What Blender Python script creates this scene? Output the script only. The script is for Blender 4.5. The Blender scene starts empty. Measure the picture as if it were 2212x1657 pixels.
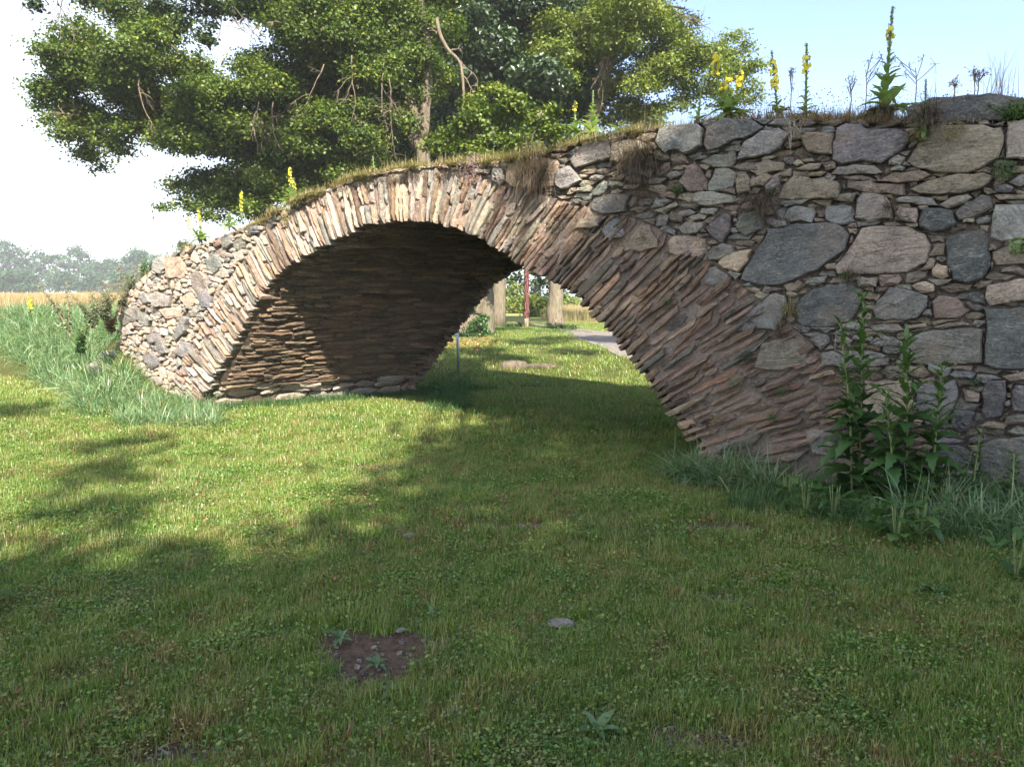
import bpy, math
import numpy as np
from mathutils import Matrix, Vector
from mathutils.geometry import delaunay_2d_cdt
rnd = np.random.default_rng
R0 = rnd(7)

# ------------------------------------------------------------------ camera, sky, sun
scene = bpy.context.scene
F = 1661.0; CX = 1106.0; CY = 828.5; EYE = 1.6
TH = math.atan(188.5 / F)
cam_d = bpy.data.cameras.new('camera')
cam = bpy.data.objects.new('camera', cam_d); scene.collection.objects.link(cam)
cam.location = (0, 0, EYE); cam.rotation_euler = (math.pi / 2 - TH, 0, 0)
cam_d.sensor_width = 36; cam_d.lens = 36 * F / 2212.0
cam_d.clip_start = 0.05; cam_d.clip_end = 3000
scene.camera = cam

SUN_EL = math.radians(37.0); SUN_A = math.radians(15.0)      # sun behind the camera, a little to the right
LH = np.array([-math.sin(SUN_A), math.cos(SUN_A)])           # horizontal heading of the light
sd = bpy.data.lights.new('sun', 'SUN'); sd.energy = 5.0; sd.angle = math.radians(0.53); sd.color = (1.0, 0.92, 0.78)
sun = bpy.data.objects.new('sun', sd); scene.collection.objects.link(sun)
Ld = Vector((LH[0] * math.cos(SUN_EL), LH[1] * math.cos(SUN_EL), -math.sin(SUN_EL)))
sun.rotation_euler = Ld.to_track_quat('-Z', 'Y').to_euler(); sun.location = (5, -20, 20)

world = bpy.data.worlds.new('World'); scene.world = world; world.use_nodes = True
wt = world.node_tree; wt.nodes.clear()
def wn(t, **k):
    n = wt.nodes.new(t)
    for a, b in k.items(): setattr(n, a, b)
    return n
sky = wn('ShaderNodeTexSky', sky_type='NISHITA'); sky.sun_disc = False
sky.sun_elevation = SUN_EL; sky.sun_rotation = math.pi - SUN_A
sky.air_density = 1.0; sky.dust_density = 1.5; sky.ozone_density = 1.0
bg = wn('ShaderNodeBackground'); bg.inputs[1].default_value = 0.072
wout = wn('ShaderNodeOutputWorld')
tc = wn('ShaderNodeTexCoord'); sep = wn('ShaderNodeSeparateXYZ'); wt.links.new(tc.outputs['Generated'], sep.inputs[0])
# thin bright morning haze: thick at the horizon and over the west (left), thinning upward and to the right
def m(op, a, b=None, c=None, clamp=False):
    n = wn('ShaderNodeMath', operation=op); n.use_clamp = clamp
    for i, v in enumerate((a, b, c)):
        if v is None: continue
        if isinstance(v, (int, float)): n.inputs[i].default_value = v
        else: wt.links.new(v, n.inputs[i])
    return n.outputs[0]
up = m('MAXIMUM', sep.outputs[2], 0.0)
hz = m('POWER', m('SUBTRACT', 1.0, up), 3.0)
west = m('MULTIPLY_ADD', sep.outputs[0], -1.0, 0.22, clamp=True)
nz = wn('ShaderNodeTexNoise'); nz.inputs['Scale'].default_value = 1.6; nz.inputs['Detail'].default_value = 3
wt.links.new(tc.outputs['Generated'], nz.inputs['Vector'])
fac = m('ADD', m('MULTIPLY', hz, 0.25), m('MULTIPLY', west, m('MULTIPLY_ADD', nz.outputs[0], 0.4, 0.75)), clamp=True)
mix = wn('ShaderNodeMix', data_type='RGBA'); wt.links.new(fac, mix.inputs['Factor'])
tint = wn('ShaderNodeMix', data_type='RGBA', blend_type='MULTIPLY'); tint.inputs['Factor'].default_value = 1
wt.links.new(sky.outputs[0], tint.inputs['A']); tint.inputs['B'].default_value = (1.15, 1.24, 1.5, 1)
wt.links.new(tint.outputs['Result'], mix.inputs['A']); mix.inputs['B'].default_value = (6.4, 6.75, 7.1, 1)
wt.links.new(mix.outputs['Result'], bg.inputs[0]); wt.links.new(bg.outputs[0], wout.inputs[0])

vs = scene.view_settings; vs.view_transform = 'Standard'; vs.look = 'None'; vs.exposure = 1.78; vs.gamma = 1.0
vs.use_curve_mapping = False
cy = scene.cycles
cy.max_bounces = 5; cy.diffuse_bounces = 3; cy.glossy_bounces = 1; cy.transmission_bounces = 2
cy.transparent_max_bounces = 4; cy.volume_bounces = 0; cy.caustics_reflective = False; cy.caustics_refractive = False

# ------------------------------------------------------------------ geometry of the view, used to survey the place
cT, sT = math.cos(TH), math.sin(TH)
def ray(px, py):
    a = (px - CX) / F; b = (CY - py) / F
    return np.array([a, cT + b * sT, -sT + b * cT])
def on_ground(px, py, z=0.0):
    r = ray(px, py); t = (z - EYE) / r[2]; return np.array([0, 0, EYE]) + r * t
def at_y(px, py, y):
    r = ray(px, py); return np.array([0, 0, EYE]) + r * (y / r[1])
RB = on_ground(1515, 1005); LB = on_ground(437, 868)
ES = (RB - LB) / np.linalg.norm(RB - LB)
NF = np.array([ES[1], -ES[0], 0.0])                       # outward normal of the near face
ORG = (RB + LB) / 2; ORG[2] = 0
ED = np.array([0.839, 0.545, 0.0]); ED /= np.linalg.norm(ED)   # the barrel runs back askew
WID = 3.62
UP = np.array([0, 0, 1.0])
def on_face(px, py, off=0.0):
    r = ray(px, py); p0 = np.array([0, 0, EYE])
    t = np.dot(ORG + NF * off - p0, NF) / np.dot(r, NF); p = p0 + r * t
    return np.array([np.dot(p - ORG, ES), p[2]])

# ------------------------------------------------------------------ numpy noise
def hash2(i, j, seed):
    n = (i.astype(np.int64) * 374761393 + j.astype(np.int64) * 668265263 + seed * 1442695041) & 0xFFFFFFFF
    n = ((n ^ (n >> 13)) * 1274126177) & 0xFFFFFFFF
    n = n ^ (n >> 16)
    return (n & 0xFFFFFF) / float(0xFFFFFF)
def vn(x, y, f=1.0, seed=0, octs=1):
    x = np.asarray(x, float) * f; y = np.asarray(y, float) * f; o = 0; a = 1; s = 0
    for k in range(octs):
        i = np.floor(x); j = np.floor(y); u = x - i; v = y - j
        u = u * u * (3 - 2 * u); v = v * v * (3 - 2 * v)
        A = hash2(i, j, seed + k); B = hash2(i + 1, j, seed + k); C = hash2(i, j + 1, seed + k); D = hash2(i + 1, j + 1, seed + k)
        o = o + a * ((A * (1 - u) + B * u) * (1 - v) + (C * (1 - u) + D * u) * v); s += a
        a *= 0.5; x = x * 2.03 + 7.1; y = y * 2.03 + 3.7
    return o / s
def sstep(x, a, b):
    t = np.clip((np.asarray(x, float) - a) / (b - a), 0, 1); return t * t * (3 - 2 * t)
def pip(x, y, poly):
    x = np.asarray(x); y = np.asarray(y); ins = np.zeros(x.shape, bool); n = len(poly)
    for i in range(n):
        x1, y1 = poly[i]; x2, y2 = poly[(i + 1) % n]
        if y1 == y2: continue
        c = ((y1 > y) != (y2 > y)) & (x < (x2 - x1) * (y - y1) / (y2 - y1) + x1)
        ins ^= c
    return ins
def pdist(x, y, poly, closed=True):
    x = np.asarray(x, float); y = np.asarray(y, float); d = np.full(x.shape, 1e9); n = len(poly)
    for i in range(n if closed else n - 1):
        a = np.array(poly[i], float); b = np.array(poly[(i + 1) % n], float); ab = b - a
        t = np.clip(((x - a[0]) * ab[0] + (y - a[1]) * ab[1]) / (ab @ ab), 0, 1)
        d = np.minimum(d, np.hypot(x - a[0] - t * ab[0], y - a[1] - t * ab[1]))
    return d

# ------------------------------------------------------------------ mesh helpers
def link(o): scene.collection.objects.link(o); return o
def mesh_from(name, V, quads=None, tris=None, attrs=None, mat=None, smooth=True):
    me = bpy.data.meshes.new(name)
    V = np.asarray(V, np.float32)
    nq = 0 if quads is None else len(quads); nt = 0 if tris is None else len(tris)
    me.vertices.add(len(V)); me.vertices.foreach_set('co', V.ravel())
    L = []
    if nq: L.append(np.asarray(quads, np.int32).ravel())
    if nt: L.append(np.asarray(tris, np.int32).ravel())
    L = np.concatenate(L) if L else np.zeros(0, np.int32)
    me.loops.add(len(L)); me.loops.foreach_set('vertex_index', L)
    me.polygons.add(nq + nt)
    st = np.concatenate([np.arange(nq) * 4, nq * 4 + np.arange(nt) * 3]).astype(np.int32)
    me.polygons.foreach_set('loop_start', st)
    me.update(calc_edges=True)
    me.polygons.foreach_set('use_smooth', np.full(nq + nt, smooth))
    for k, v in (attrs or {}).items():
        v = np.asarray(v, np.float32)
        if v.ndim == 1:
            a = me.attributes.new(k, 'FLOAT', 'POINT'); a.data.foreach_set('value', v)
        elif v.shape[1] == 3:
            a = me.attributes.new(k, 'FLOAT_VECTOR', 'POINT'); a.data.foreach_set('vector', v.ravel())
    if mat: me.materials.append(mat)
    me.validate(); return me
def thing(name, label, cat, loc=(0, 0, 0), group=None, rz=0.0):
    o = bpy.data.objects.new(name, None); o.empty_display_size = 0.2; link(o); o.location = loc; o.rotation_euler = (0, 0, rz)
    return tag(o, label, cat, group)
def tag(o, label, cat=None, group=None, kind=None):
    if label: o['label'] = label
    if cat: o['category'] = cat
    if group: o['group'] = group
    if kind: o['kind'] = kind
    return o
def part(name, me, parent=None, world_coords=True, kind=None):
    o = link(bpy.data.objects.new(name, me))
    if parent is not None:
        o.parent = parent
        if world_coords:
            root = parent.parent or parent
            o.location = -Vector(root.location) if parent.parent is None else (0, 0, 0)
    if kind: o['kind'] = kind
    return o
class Acc:
    def __init__(s): s.V = []; s.Q = []; s.T = []; s.A = {}; s.n = 0
    def add(s, V, Q=None, T=None, **at):
        if Q is not None and len(Q): s.Q.append(np.asarray(Q) + s.n)
        if T is not None and len(T): s.T.append(np.asarray(T) + s.n)
        s.V.append(np.asarray(V, float)); s.n += len(V)
        for k, v in at.items(): s.A.setdefault(k, []).append(np.asarray(v, float))
    def mesh(s, name, mat=None, smooth=True):
        return mesh_from(name, np.concatenate(s.V), np.concatenate(s.Q) if s.Q else None, np.concatenate(s.T) if s.T else None,
                         {k: np.concatenate(v) for k, v in s.A.items()}, mat, smooth)

def tube(P, Rr, n=8, caps=True, rough=0.0, seed=0):
    P = np.asarray(P, float); Rr = np.asarray(Rr, float); k = len(P)
    T = np.gradient(P, axis=0); T /= np.linalg.norm(T, axis=1)[:, None] + 1e-9
    ref = np.array([0, 0, 1.0]) if abs(T[0][2]) < 0.9 else np.array([1.0, 0, 0])
    V = []; rg = rnd(seed); ph = np.arange(n) / n * 2 * math.pi
    ring = 1 + rough * (rg.random(n) - 0.5) * 2
    a = np.cross(T[0], ref); a /= np.linalg.norm(a)
    for i in range(k):
        a = a - T[i] * np.dot(a, T[i]); a /= np.linalg.norm(a) + 1e-9
        b = np.cross(T[i], a)
        rr = Rr[i] * ring * (1 + rough * 0.5 * (rg.random(n) - 0.5))
        V.append(P[i] + (np.cos(ph) * rr)[:, None] * a + (np.sin(ph) * rr)[:, None] * b)
    V = np.concatenate(V); Q = []
    for i in range(k - 1):
        for j in range(n):
            j2 = (j + 1) % n; Q.append((i * n + j, i * n + j2, (i + 1) * n + j2, (i + 1) * n + j))
    Tt = []
    if caps:
        V = np.vstack([V, P[0], P[-1]]); c0 = k * n; c1 = c0 + 1
        for j in range(n):
            j2 = (j + 1) % n; Tt += [(c0, j2, j), (c1, (k - 1) * n + j, (k - 1) * n + j2)]
    return V, np.array(Q), np.array(Tt) if Tt else None
def spline(P, n):
    P = np.asarray(P, float); t = np.concatenate([[0], np.cumsum(np.linalg.norm(np.diff(P, axis=0), axis=1))])
    u = np.linspace(0, t[-1], n); out = np.stack([np.interp(u, t, P[:, i]) for i in range(P.shape[1])], 1)
    for _ in range(2): out[1:-1] = (out[:-2] + 2 * out[1:-1] + out[2:]) / 4
    return out
# many blades of grass at once
def blades(P, head, lean, ln, wd, bend, segs=3, tint=None, rg=None):
    N = len(P); P = np.asarray(P, float); k = np.arange(segs + 1) / segs
    d = np.stack([np.cos(head), np.sin(head), np.zeros(N)], 1); sde = np.stack([-np.sin(head), np.cos(head), np.zeros(N)], 1)
    V = np.zeros((N, 2 * segs + 1, 3)); pos = P.copy(); ang = lean.copy()
    for i in range(segs + 1):
        w = wd * (1 - k[i]) ** 0.7 * 0.5
        if i < segs:
            V[:, 2 * i] = pos - sde * w[:, None]; V[:, 2 * i + 1] = pos + sde * w[:, None]
        else: V[:, 2 * i] = pos
        st = ln / segs
        pos = pos + d * (np.sin(ang) * st)[:, None] + UP * (np.cos(ang) * st)[:, None]
        ang = ang + bend / segs
    b = (np.arange(N) * (2 * segs + 1))[:, None]; Q = []
    for i in range(segs - 1): Q.append(b + np.array([[2 * i, 2 * i + 1, 2 * i + 3, 2 * i + 2]]))
    Q = np.concatenate(Q) if Q else None
    T = b + np.array([[2 * segs - 2, 2 * segs - 1, 2 * segs]])
    if tint is None: tint = np.full(N, 0.5)
    at = dict(tint=np.repeat(tint, 2 * segs + 1), hgt=np.tile(np.repeat(k, 2)[:2 * segs + 1], N))
    return V.reshape(-1, 3), Q, T, at
def leaves(P, Nrm, size, tint, rg, aspect=0.62):
    N = len(P); Nrm = Nrm / (np.linalg.norm(Nrm, axis=1)[:, None] + 1e-9)
    r = rg.normal(size=(N, 3)); r[:, 2] -= 0.5
    a = r - Nrm * np.sum(r * Nrm, 1)[:, None]; a /= np.linalg.norm(a, axis=1)[:, None] + 1e-9
    b = np.cross(Nrm, a); s = size[:, None]
    V = np.stack([P - a * s * 0.5, P + b * s * aspect * 0.5 + Nrm * s * 0.06, P + a * s * 0.5, P - b * s * aspect * 0.5 + Nrm * s * 0.06], 1)
    Q = (np.arange(N) * 4)[:, None] + np.arange(4)[None]
    return V.reshape(-1, 3), Q, np.repeat(tint, 4)
# instances of patches on points, for stuff nobody could count
def scatter(name, pts, rz, sc, idx, variants, label, tilt=None):
    coll = bpy.data.collections.new(name + '_variants')
    for k_, v in enumerate(variants): v.name = name + '_variant_' + 'abcdefgh'[k_]; coll.objects.link(v)
    me = bpy.data.meshes.new(name); me.vertices.add(len(pts)); me.vertices.foreach_set('co', np.asarray(pts, np.float32).ravel())
    rot = np.zeros((len(pts), 3), np.float32); rot[:, 2] = rz
    if tilt is not None: rot[:, :2] = tilt
    a = me.attributes.new('rot', 'FLOAT_VECTOR', 'POINT'); a.data.foreach_set('vector', rot.ravel())
    a = me.attributes.new('scl', 'FLOAT', 'POINT'); a.data.foreach_set('value', np.asarray(sc, np.float32))
    a = me.attributes.new('idx', 'INT', 'POINT'); a.data.foreach_set('value', np.asarray(idx, np.int32))
    o = link(bpy.data.objects.new(name, me)); tag(o, label, name.replace('_', ' '), kind='stuff')
    g = bpy.data.node_groups.new(name, 'GeometryNodeTree')
    g.interface.new_socket('Geometry', in_out='INPUT', socket_type='NodeSocketGeometry')
    g.interface.new_socket('Geometry', in_out='OUTPUT', socket_type='NodeSocketGeometry')
    N = g.nodes; gi = N.new('NodeGroupInput'); go = N.new('NodeGroupOutput')
    ci = N.new('GeometryNodeCollectionInfo'); ci.inputs['Collection'].default_value = coll
    ci.inputs['Separate Children'].default_value = True; ci.inputs['Reset Children'].default_value = True
    ip = N.new('GeometryNodeInstanceOnPoints'); ip.inputs['Pick Instance'].default_value = True
    def na(t, nm):
        x = N.new('GeometryNodeInputNamedAttribute'); x.data_type = t; x.inputs['Name'].default_value = nm; return x.outputs[0]
    g.links.new(gi.outputs[0], ip.inputs['Points']); g.links.new(ci.outputs[0], ip.inputs['Instance'])
    g.links.new(na('INT', 'idx'), ip.inputs['Instance Index']); g.links.new(na('FLOAT', 'scl'), ip.inputs['Scale'])
    e = N.new('FunctionNodeEulerToRotation'); g.links.new(na('FLOAT_VECTOR', 'rot'), e.inputs[0]); g.links.new(e.outputs[0], ip.inputs['Rotation'])
    g.links.new(ip.outputs[0], go.inputs[0])
    md = o.modifiers.new('scatter', 'NODES'); md.node_group = g
    return o

# ------------------------------------------------------------------ materials
class NT:
    def __init__(s, name):
        s.m = bpy.data.materials.new(name); s.m.use_nodes = True; s.t = s.m.node_tree; s.t.nodes.clear()
        s.out = s.t.nodes.new('ShaderNodeOutputMaterial')
    def n(s, t, ins=None, **k):
        x = s.t.nodes.new(t)
        for a, b in k.items(): setattr(x, a, b)
        for a, b in (ins or {}).items(): s.set(x.inputs[a], b)
        return x
    def set(s, sock, v):
        if isinstance(v, bpy.types.NodeSocket): s.t.links.new(v, sock)
        elif isinstance(v, tuple) and sock.type == 'RGBA' and len(v) == 3: sock.default_value = (*v, 1)
        else: sock.default_value = v
    def math(s, op, a, b=0.0, c=0.0, clamp=False):
        x = s.n('ShaderNodeMath', {0: a, 1: b}, operation=op, use_clamp=clamp)
        if op in ('MULTIPLY_ADD',): s.set(x.inputs[2], c)
        return x.outputs[0]
    def noise(s, vec, scale, detail=3, rough=0.55, dist=0.0):
        return s.n('ShaderNodeTexNoise', {'Vector': vec, 'Scale': scale, 'Detail': detail, 'Roughness': rough, 'Distortion': dist}).outputs[0]
    def ramp(s, f, a, b): return s.n('ShaderNodeMapRange', {0: f, 1: a, 2: b}, clamp=True).outputs[0]
    def mix(s, f, a, b, mode='MIX'):
        x = s.n('ShaderNodeMix', data_type='RGBA', blend_type=mode)
        s.set(x.inputs['Factor'], f); s.set(x.inputs['A'], a); s.set(x.inputs['B'], b); return x.outputs['Result']
    def attr(s, nm, o='Fac'): return s.n('ShaderNodeAttribute', attribute_name=nm).outputs[o]
    def pos(s): return s.n('ShaderNodeNewGeometry').outputs['Position']
    def maps(s, vec, sc): return s.n('ShaderNodeVectorMath', {0: vec, 1: sc}, operation='MULTIPLY').outputs[0]
    def bump(s, h, dist, st=1.0, nrm=None):
        x = s.n('ShaderNodeBump', {'Height': h, 'Distance': dist, 'Strength': st})
        if nrm is not None: s.set(x.inputs['Normal'], nrm)
        return x.outputs[0]
    def bsdf(s, col, rough=0.9, nrm=None, spec=0.3, **k):
        x = s.n('ShaderNodeBsdfPrincipled', {'Base Color': col, 'Roughness': rough, 'Specular IOR Level': spec})
        for a, b in k.items(): s.set(x.inputs[a], b)
        if nrm is not None: s.set(x.inputs['Normal'], nrm)
        s.t.links.new(x.outputs[0], s.out.inputs[0]); return s.m
    def leaf(s, col, trans=0.35, gloss=0.06, rough=0.45):
        d = s.n('ShaderNodeBsdfDiffuse', {'Color': col}); t = s.n('ShaderNodeBsdfTranslucent', {'Color': s.mix(1.0, col, (1.1, 1.25, 0.5), 'MULTIPLY')})
        a = s.n('ShaderNodeMixShader', {0: trans, 1: d.outputs[0], 2: t.outputs[0]})
        gl = s.n('ShaderNodeBsdfGlossy', {'Color': (1, 1, 1), 'Roughness': rough})
        b = s.n('ShaderNodeMixShader', {0: gloss, 1: a.outputs[0], 2: gl.outputs[0]})
        s.t.links.new(b.outputs[0], s.out.inputs[0]); return s.m

def stone_mat(name, streak, rust, pale):
    t = NT(name); st = t.attr('st', 'Vector'); col = t.attr('col', 'Color')
    a = t.noise(t.maps(st, (3.5, 30.0, 6.0)), 1.0, 6, 0.7, 0.9)
    b = t.noise(st, 14.0, 6, 0.7, 0.3); c = t.noise(st, 2.3, 3, 0.6); d = t.noise(st, 55.0, 2, 0.6)
    k = t.math('MULTIPLY_ADD', t.math('SUBTRACT', a, 0.5), streak, 1.0)
    k = t.math('ADD', k, t.math('MULTIPLY', t.math('SUBTRACT', b, 0.5), 1.3))
    k = t.math('ADD', k, t.math('MULTIPLY', t.math('SUBTRACT', d, 0.5), 1.2)); k = t.math('ADD', k, t.math('MULTIPLY', t.math('SUBTRACT', c, 0.5), 1.7))
    cc = t.mix(1.0, col, t.n('ShaderNodeCombineColor', {0: k, 1: k, 2: k}).outputs[0], 'MULTIPLY')
    cc = t.mix(t.math('MULTIPLY', t.ramp(c, 0.5, 0.68), rust), cc, (0.19, 0.105, 0.05))
    lich = t.ramp(t.noise(t.maps(st, (1.0, 1.8, 1.0)), 17.0, 6, 0.75, 1.2), 0.53, 0.63)
    cc = t.mix(t.math('MULTIPLY', lich, pale), cc, (0.46, 0.43, 0.36))
    dark = t.ramp(t.noise(t.maps(st, (1.0, 2.5, 1.0)), 5.0, 3, 0.6), 0.38, 0.28)
    cc = t.mix(t.math('MULTIPLY', dark, 0.6), cc, t.mix(1.0, cc, (0.35, 0.33, 0.33), 'MULTIPLY'))
    vo = t.n('ShaderNodeTexVoronoi', {'Vector': t.maps(st, (1.0, 2.2, 1.0)), 'Scale': 9.0}, feature='DISTANCE_TO_EDGE').outputs[0]
    n1 = t.bump(t.math('ADD', t.math('ADD', a, t.math('MULTIPLY', b, 1.2)), t.math('MULTIPLY', t.ramp(vo, 0.0, 0.04), 0.10)), 0.03, 1.0)
    n2 = t.bump(d, 0.008, 0.9, n1)
    return t.bsdf(cc, 0.85, n2, 0.25)
M = {}
M['wall'] = stone_mat('grey_schist', 0.9, 0.38, 0.5)
M['slate'] = stone_mat('brown_slate', 1.1, 0.35, 0.3)
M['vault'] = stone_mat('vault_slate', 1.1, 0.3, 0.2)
def simple_noise_mat(name, c1, c2, sc=8, bump=0.02, rough=0.95, c3=None):
    t = NT(name); p = t.pos(); a = t.noise(p, sc, 5, 0.65); b = t.noise(p, sc * 7, 3, 0.6)
    c = t.mix(t.ramp(a, 0.35, 0.65), c1, c2)
    if c3: c = t.mix(t.ramp(t.noise(p, sc * 0.4, 4, 0.6), 0.52, 0.66), c, c3)
    c = t.mix(0.5, c, t.n('ShaderNodeCombineColor', {0: b, 1: b, 2: b}).outputs[0], 'OVERLAY')
    return t.bsdf(c, rough, t.bump(t.math('ADD', a, t.math('MULTIPLY', b, 0.5)), bump), 0.2)
M['mortar'] = simple_noise_mat('lime_mortar', (0.15, 0.12, 0.10), (0.34, 0.285, 0.245), 26, 0.06)
M['ring_mortar'] = simple_noise_mat('ring_mortar', (0.30, 0.235, 0.195), (0.50, 0.42, 0.36), 30, 0.06)
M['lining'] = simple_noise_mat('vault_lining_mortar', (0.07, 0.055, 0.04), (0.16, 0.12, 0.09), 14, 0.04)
M['soil'] = simple_noise_mat('dry_soil', (0.045, 0.03, 0.023), (0.085, 0.058, 0.045), 12, 0.03)
M['gravel'] = simple_noise_mat('path_gravel', (0.15, 0.13, 0.11), (0.26, 0.23, 0.195), 9, 0.03)
def bark_mat(name, c1, c2, moss=0.3):
    t = NT(name); p = t.pos(); q = t.maps(p, (1, 1, 0.22)); a = t.noise(q, 16, 5, 0.7, 0.5); b = t.noise(p, 2.2, 3)
    c = t.mix(t.ramp(a, 0.3, 0.7), c1, c2); c = t.mix(t.math('MULTIPLY', t.ramp(b, 0.5, 0.7), moss), c, (0.13, 0.14, 0.06))
    return t.bsdf(c, 0.95, t.bump(a, 0.06), 0.15)
M['bark'] = bark_mat('linden_bark', (0.06, 0.045, 0.032), (0.21, 0.175, 0.13))
M['bark_pale'] = bark_mat('pale_bark', (0.09, 0.075, 0.055), (0.24, 0.20, 0.15), 0.4)
M['twig'] = bark_mat('dead_twig', (0.11, 0.085, 0.06), (0.24, 0.195, 0.14), 0.1)
def leaf_mat(name, dark, mid, bright, trans=0.35, gloss=0.05, dry=None, dryamt=0.0, posn=0.0):
    t = NT(name); f = t.attr('tint')
    c = t.mix(t.ramp(f, 0.0, 0.5), dark, mid); c = t.mix(t.ramp(f, 0.5, 1.0), c, bright)
    if dry: c = t.mix(t.math('MULTIPLY', t.ramp(f, 0.93, 0.97), dryamt), c, dry)
    if posn:
        q = t.ramp(t.noise(t.pos(), posn, 3, 0.6), 0.3, 0.7); q2 = t.math('MULTIPLY_ADD', q, 0.5, 0.75)
        c = t.mix(1.0, c, t.n('ShaderNodeCombineColor', {0: q2, 1: q2, 2: q2}).outputs[0], 'MULTIPLY')
    return t.leaf(c, trans, gloss)
M['linden'] = leaf_mat('linden_leaf', (0.028, 0.055, 0.010), (0.080, 0.125, 0.016), (0.21, 0.235, 0.030), 0.35, 0.02, (0.22, 0.17, 0.05), 0.6, 0.5)
M['linden_sunlit'] = leaf_mat('sunlit_linden_leaf', (0.065, 0.10, 0.02), (0.15, 0.19, 0.03), (0.25, 0.27, 0.045), 0.4, 0.02, posn=0.6)  # lighter copy of the linden leaf, sunshine put into the colour
M['dark_or_shaded_leaf'] = leaf_mat('dark_or_shaded_leaf', (0.016, 0.036, 0.012), (0.03, 0.062, 0.018), (0.06, 0.10, 0.025), 0.3, 0.05)  # dark plants; on the middle lindens it paints the crown's shade
M['far_leaf'] = leaf_mat('far_leaf', (0.025, 0.060, 0.030), (0.045, 0.095, 0.045), (0.075, 0.135, 0.06), 0.3, 0.0, posn=0.06)
M['mullein_leaf'] = leaf_mat('mullein_leaf', (0.16, 0.23, 0.09), (0.24, 0.32, 0.13), (0.34, 0.41, 0.20), 0.45, 0.03)
M['yellow'] = leaf_mat('yellow_petal', (0.62, 0.50, 0.03), (0.78, 0.66, 0.05), (0.85, 0.76, 0.14), 0.3, 0.02)
M['purple'] = leaf_mat('purple_petal', (0.22, 0.08, 0.28), (0.34, 0.15, 0.42), (0.45, 0.25, 0.5), 0.3, 0.02)
M['rosette'] = leaf_mat('rosette_leaf', (0.05, 0.11, 0.035), (0.09, 0.16, 0.06), (0.15, 0.22, 0.10), 0.3, 0.03)
M['thyme'] = leaf_mat('thyme_bloom', (0.12, 0.12, 0.06), (0.28, 0.17, 0.22), (0.45, 0.27, 0.36), 0.3, 0.02)
M['herb'] = leaf_mat('weed_leaf', (0.03, 0.075, 0.020), (0.055, 0.125, 0.03), (0.11, 0.19, 0.045), 0.35, 0.03)
M['herb_grey'] = leaf_mat('grey_weed_leaf', (0.09, 0.13, 0.07), (0.16, 0.20, 0.11), (0.25, 0.28, 0.17), 0.3, 0.03)
M['reed'] = leaf_mat('blue_green_grass', (0.055, 0.125, 0.045), (0.135, 0.24, 0.095), (0.28, 0.38, 0.18), 0.35, 0.06, (0.30, 0.25, 0.12), 0.8)
M['dry'] = leaf_mat('dry_grass', (0.09, 0.055, 0.03), (0.22, 0.145, 0.075), (0.40, 0.30, 0.15), 0.3, 0.02)
M['dry_green'] = leaf_mat('half_dry_grass', (0.12, 0.11, 0.045), (0.26, 0.23, 0.10), (0.42, 0.34, 0.17), 0.3, 0.02)
M['wheat'] = leaf_mat('ripe_grain', (0.24, 0.165, 0.085), (0.37, 0.27, 0.15), (0.50, 0.39, 0.23), 0.3, 0.02)
M['tangle'] = leaf_mat('tangled_stems', (0.05, 0.038, 0.03), (0.12, 0.09, 0.065), (0.24, 0.19, 0.14), 0.2, 0.02)
M['root'] = leaf_mat('white_root', (0.35, 0.30, 0.26), (0.45, 0.40, 0.35), (0.55, 0.5, 0.45), 0.1, 0.02)
def lawn_mat():
    t = NT('lawn_grass'); oi = t.n('ShaderNodeObjectInfo').outputs['Random']; f = t.math('MULTIPLY_ADD', t.math('SUBTRACT', oi, .5), .35, t.attr('tint'), clamp=True); h = t.attr('hgt'); p = t.pos()
    g = t.mix(t.ramp(f, 0.0, 1.0), (0.048, 0.128, 0.015), (0.215, 0.325, 0.046))
    br = t.ramp(t.noise(p, 1.3, 4, 0.7, 0.3), 0.42, 0.60)
    br2 = t.ramp(t.noise(t.maps(p, (1, 1, 1)), 7.0, 3, 0.6), 0.42, 0.60)
    dryc = t.mix(f, (0.17, 0.105, 0.04), (0.40, 0.29, 0.12))
    g = t.mix(t.math('MULTIPLY', t.math('MULTIPLY', br, br2), 0.7), g, dryc)
    lush = t.ramp(t.noise(p, 0.55, 3, 0.6), 0.52, 0.62)
    g = t.mix(t.math('MULTIPLY', lush, 0.55), g, (0.05, 0.15, 0.02))
    g = t.mix(t.math('MULTIPLY', h, 0.35), g, (0.24, 0.26, 0.06))
    g = t.mix(t.ramp(f, .87, .91), g, (0.33, 0.27, 0.11))
    return t.leaf(g, 0.35, 0.04)
M['lawn'] = lawn_mat()
M['dry_tuft'] = leaf_mat('dry_tuft', (0.10, 0.05, 0.022), (0.22, 0.135, 0.06), (0.42, 0.32, 0.15), 0.3, 0.02)
M['lawn_tuft'] = leaf_mat('bright_tuft', (0.07, 0.13, 0.02), (0.15, 0.22, 0.035), (0.34, 0.38, 0.10), 0.4, 0.03)
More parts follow.
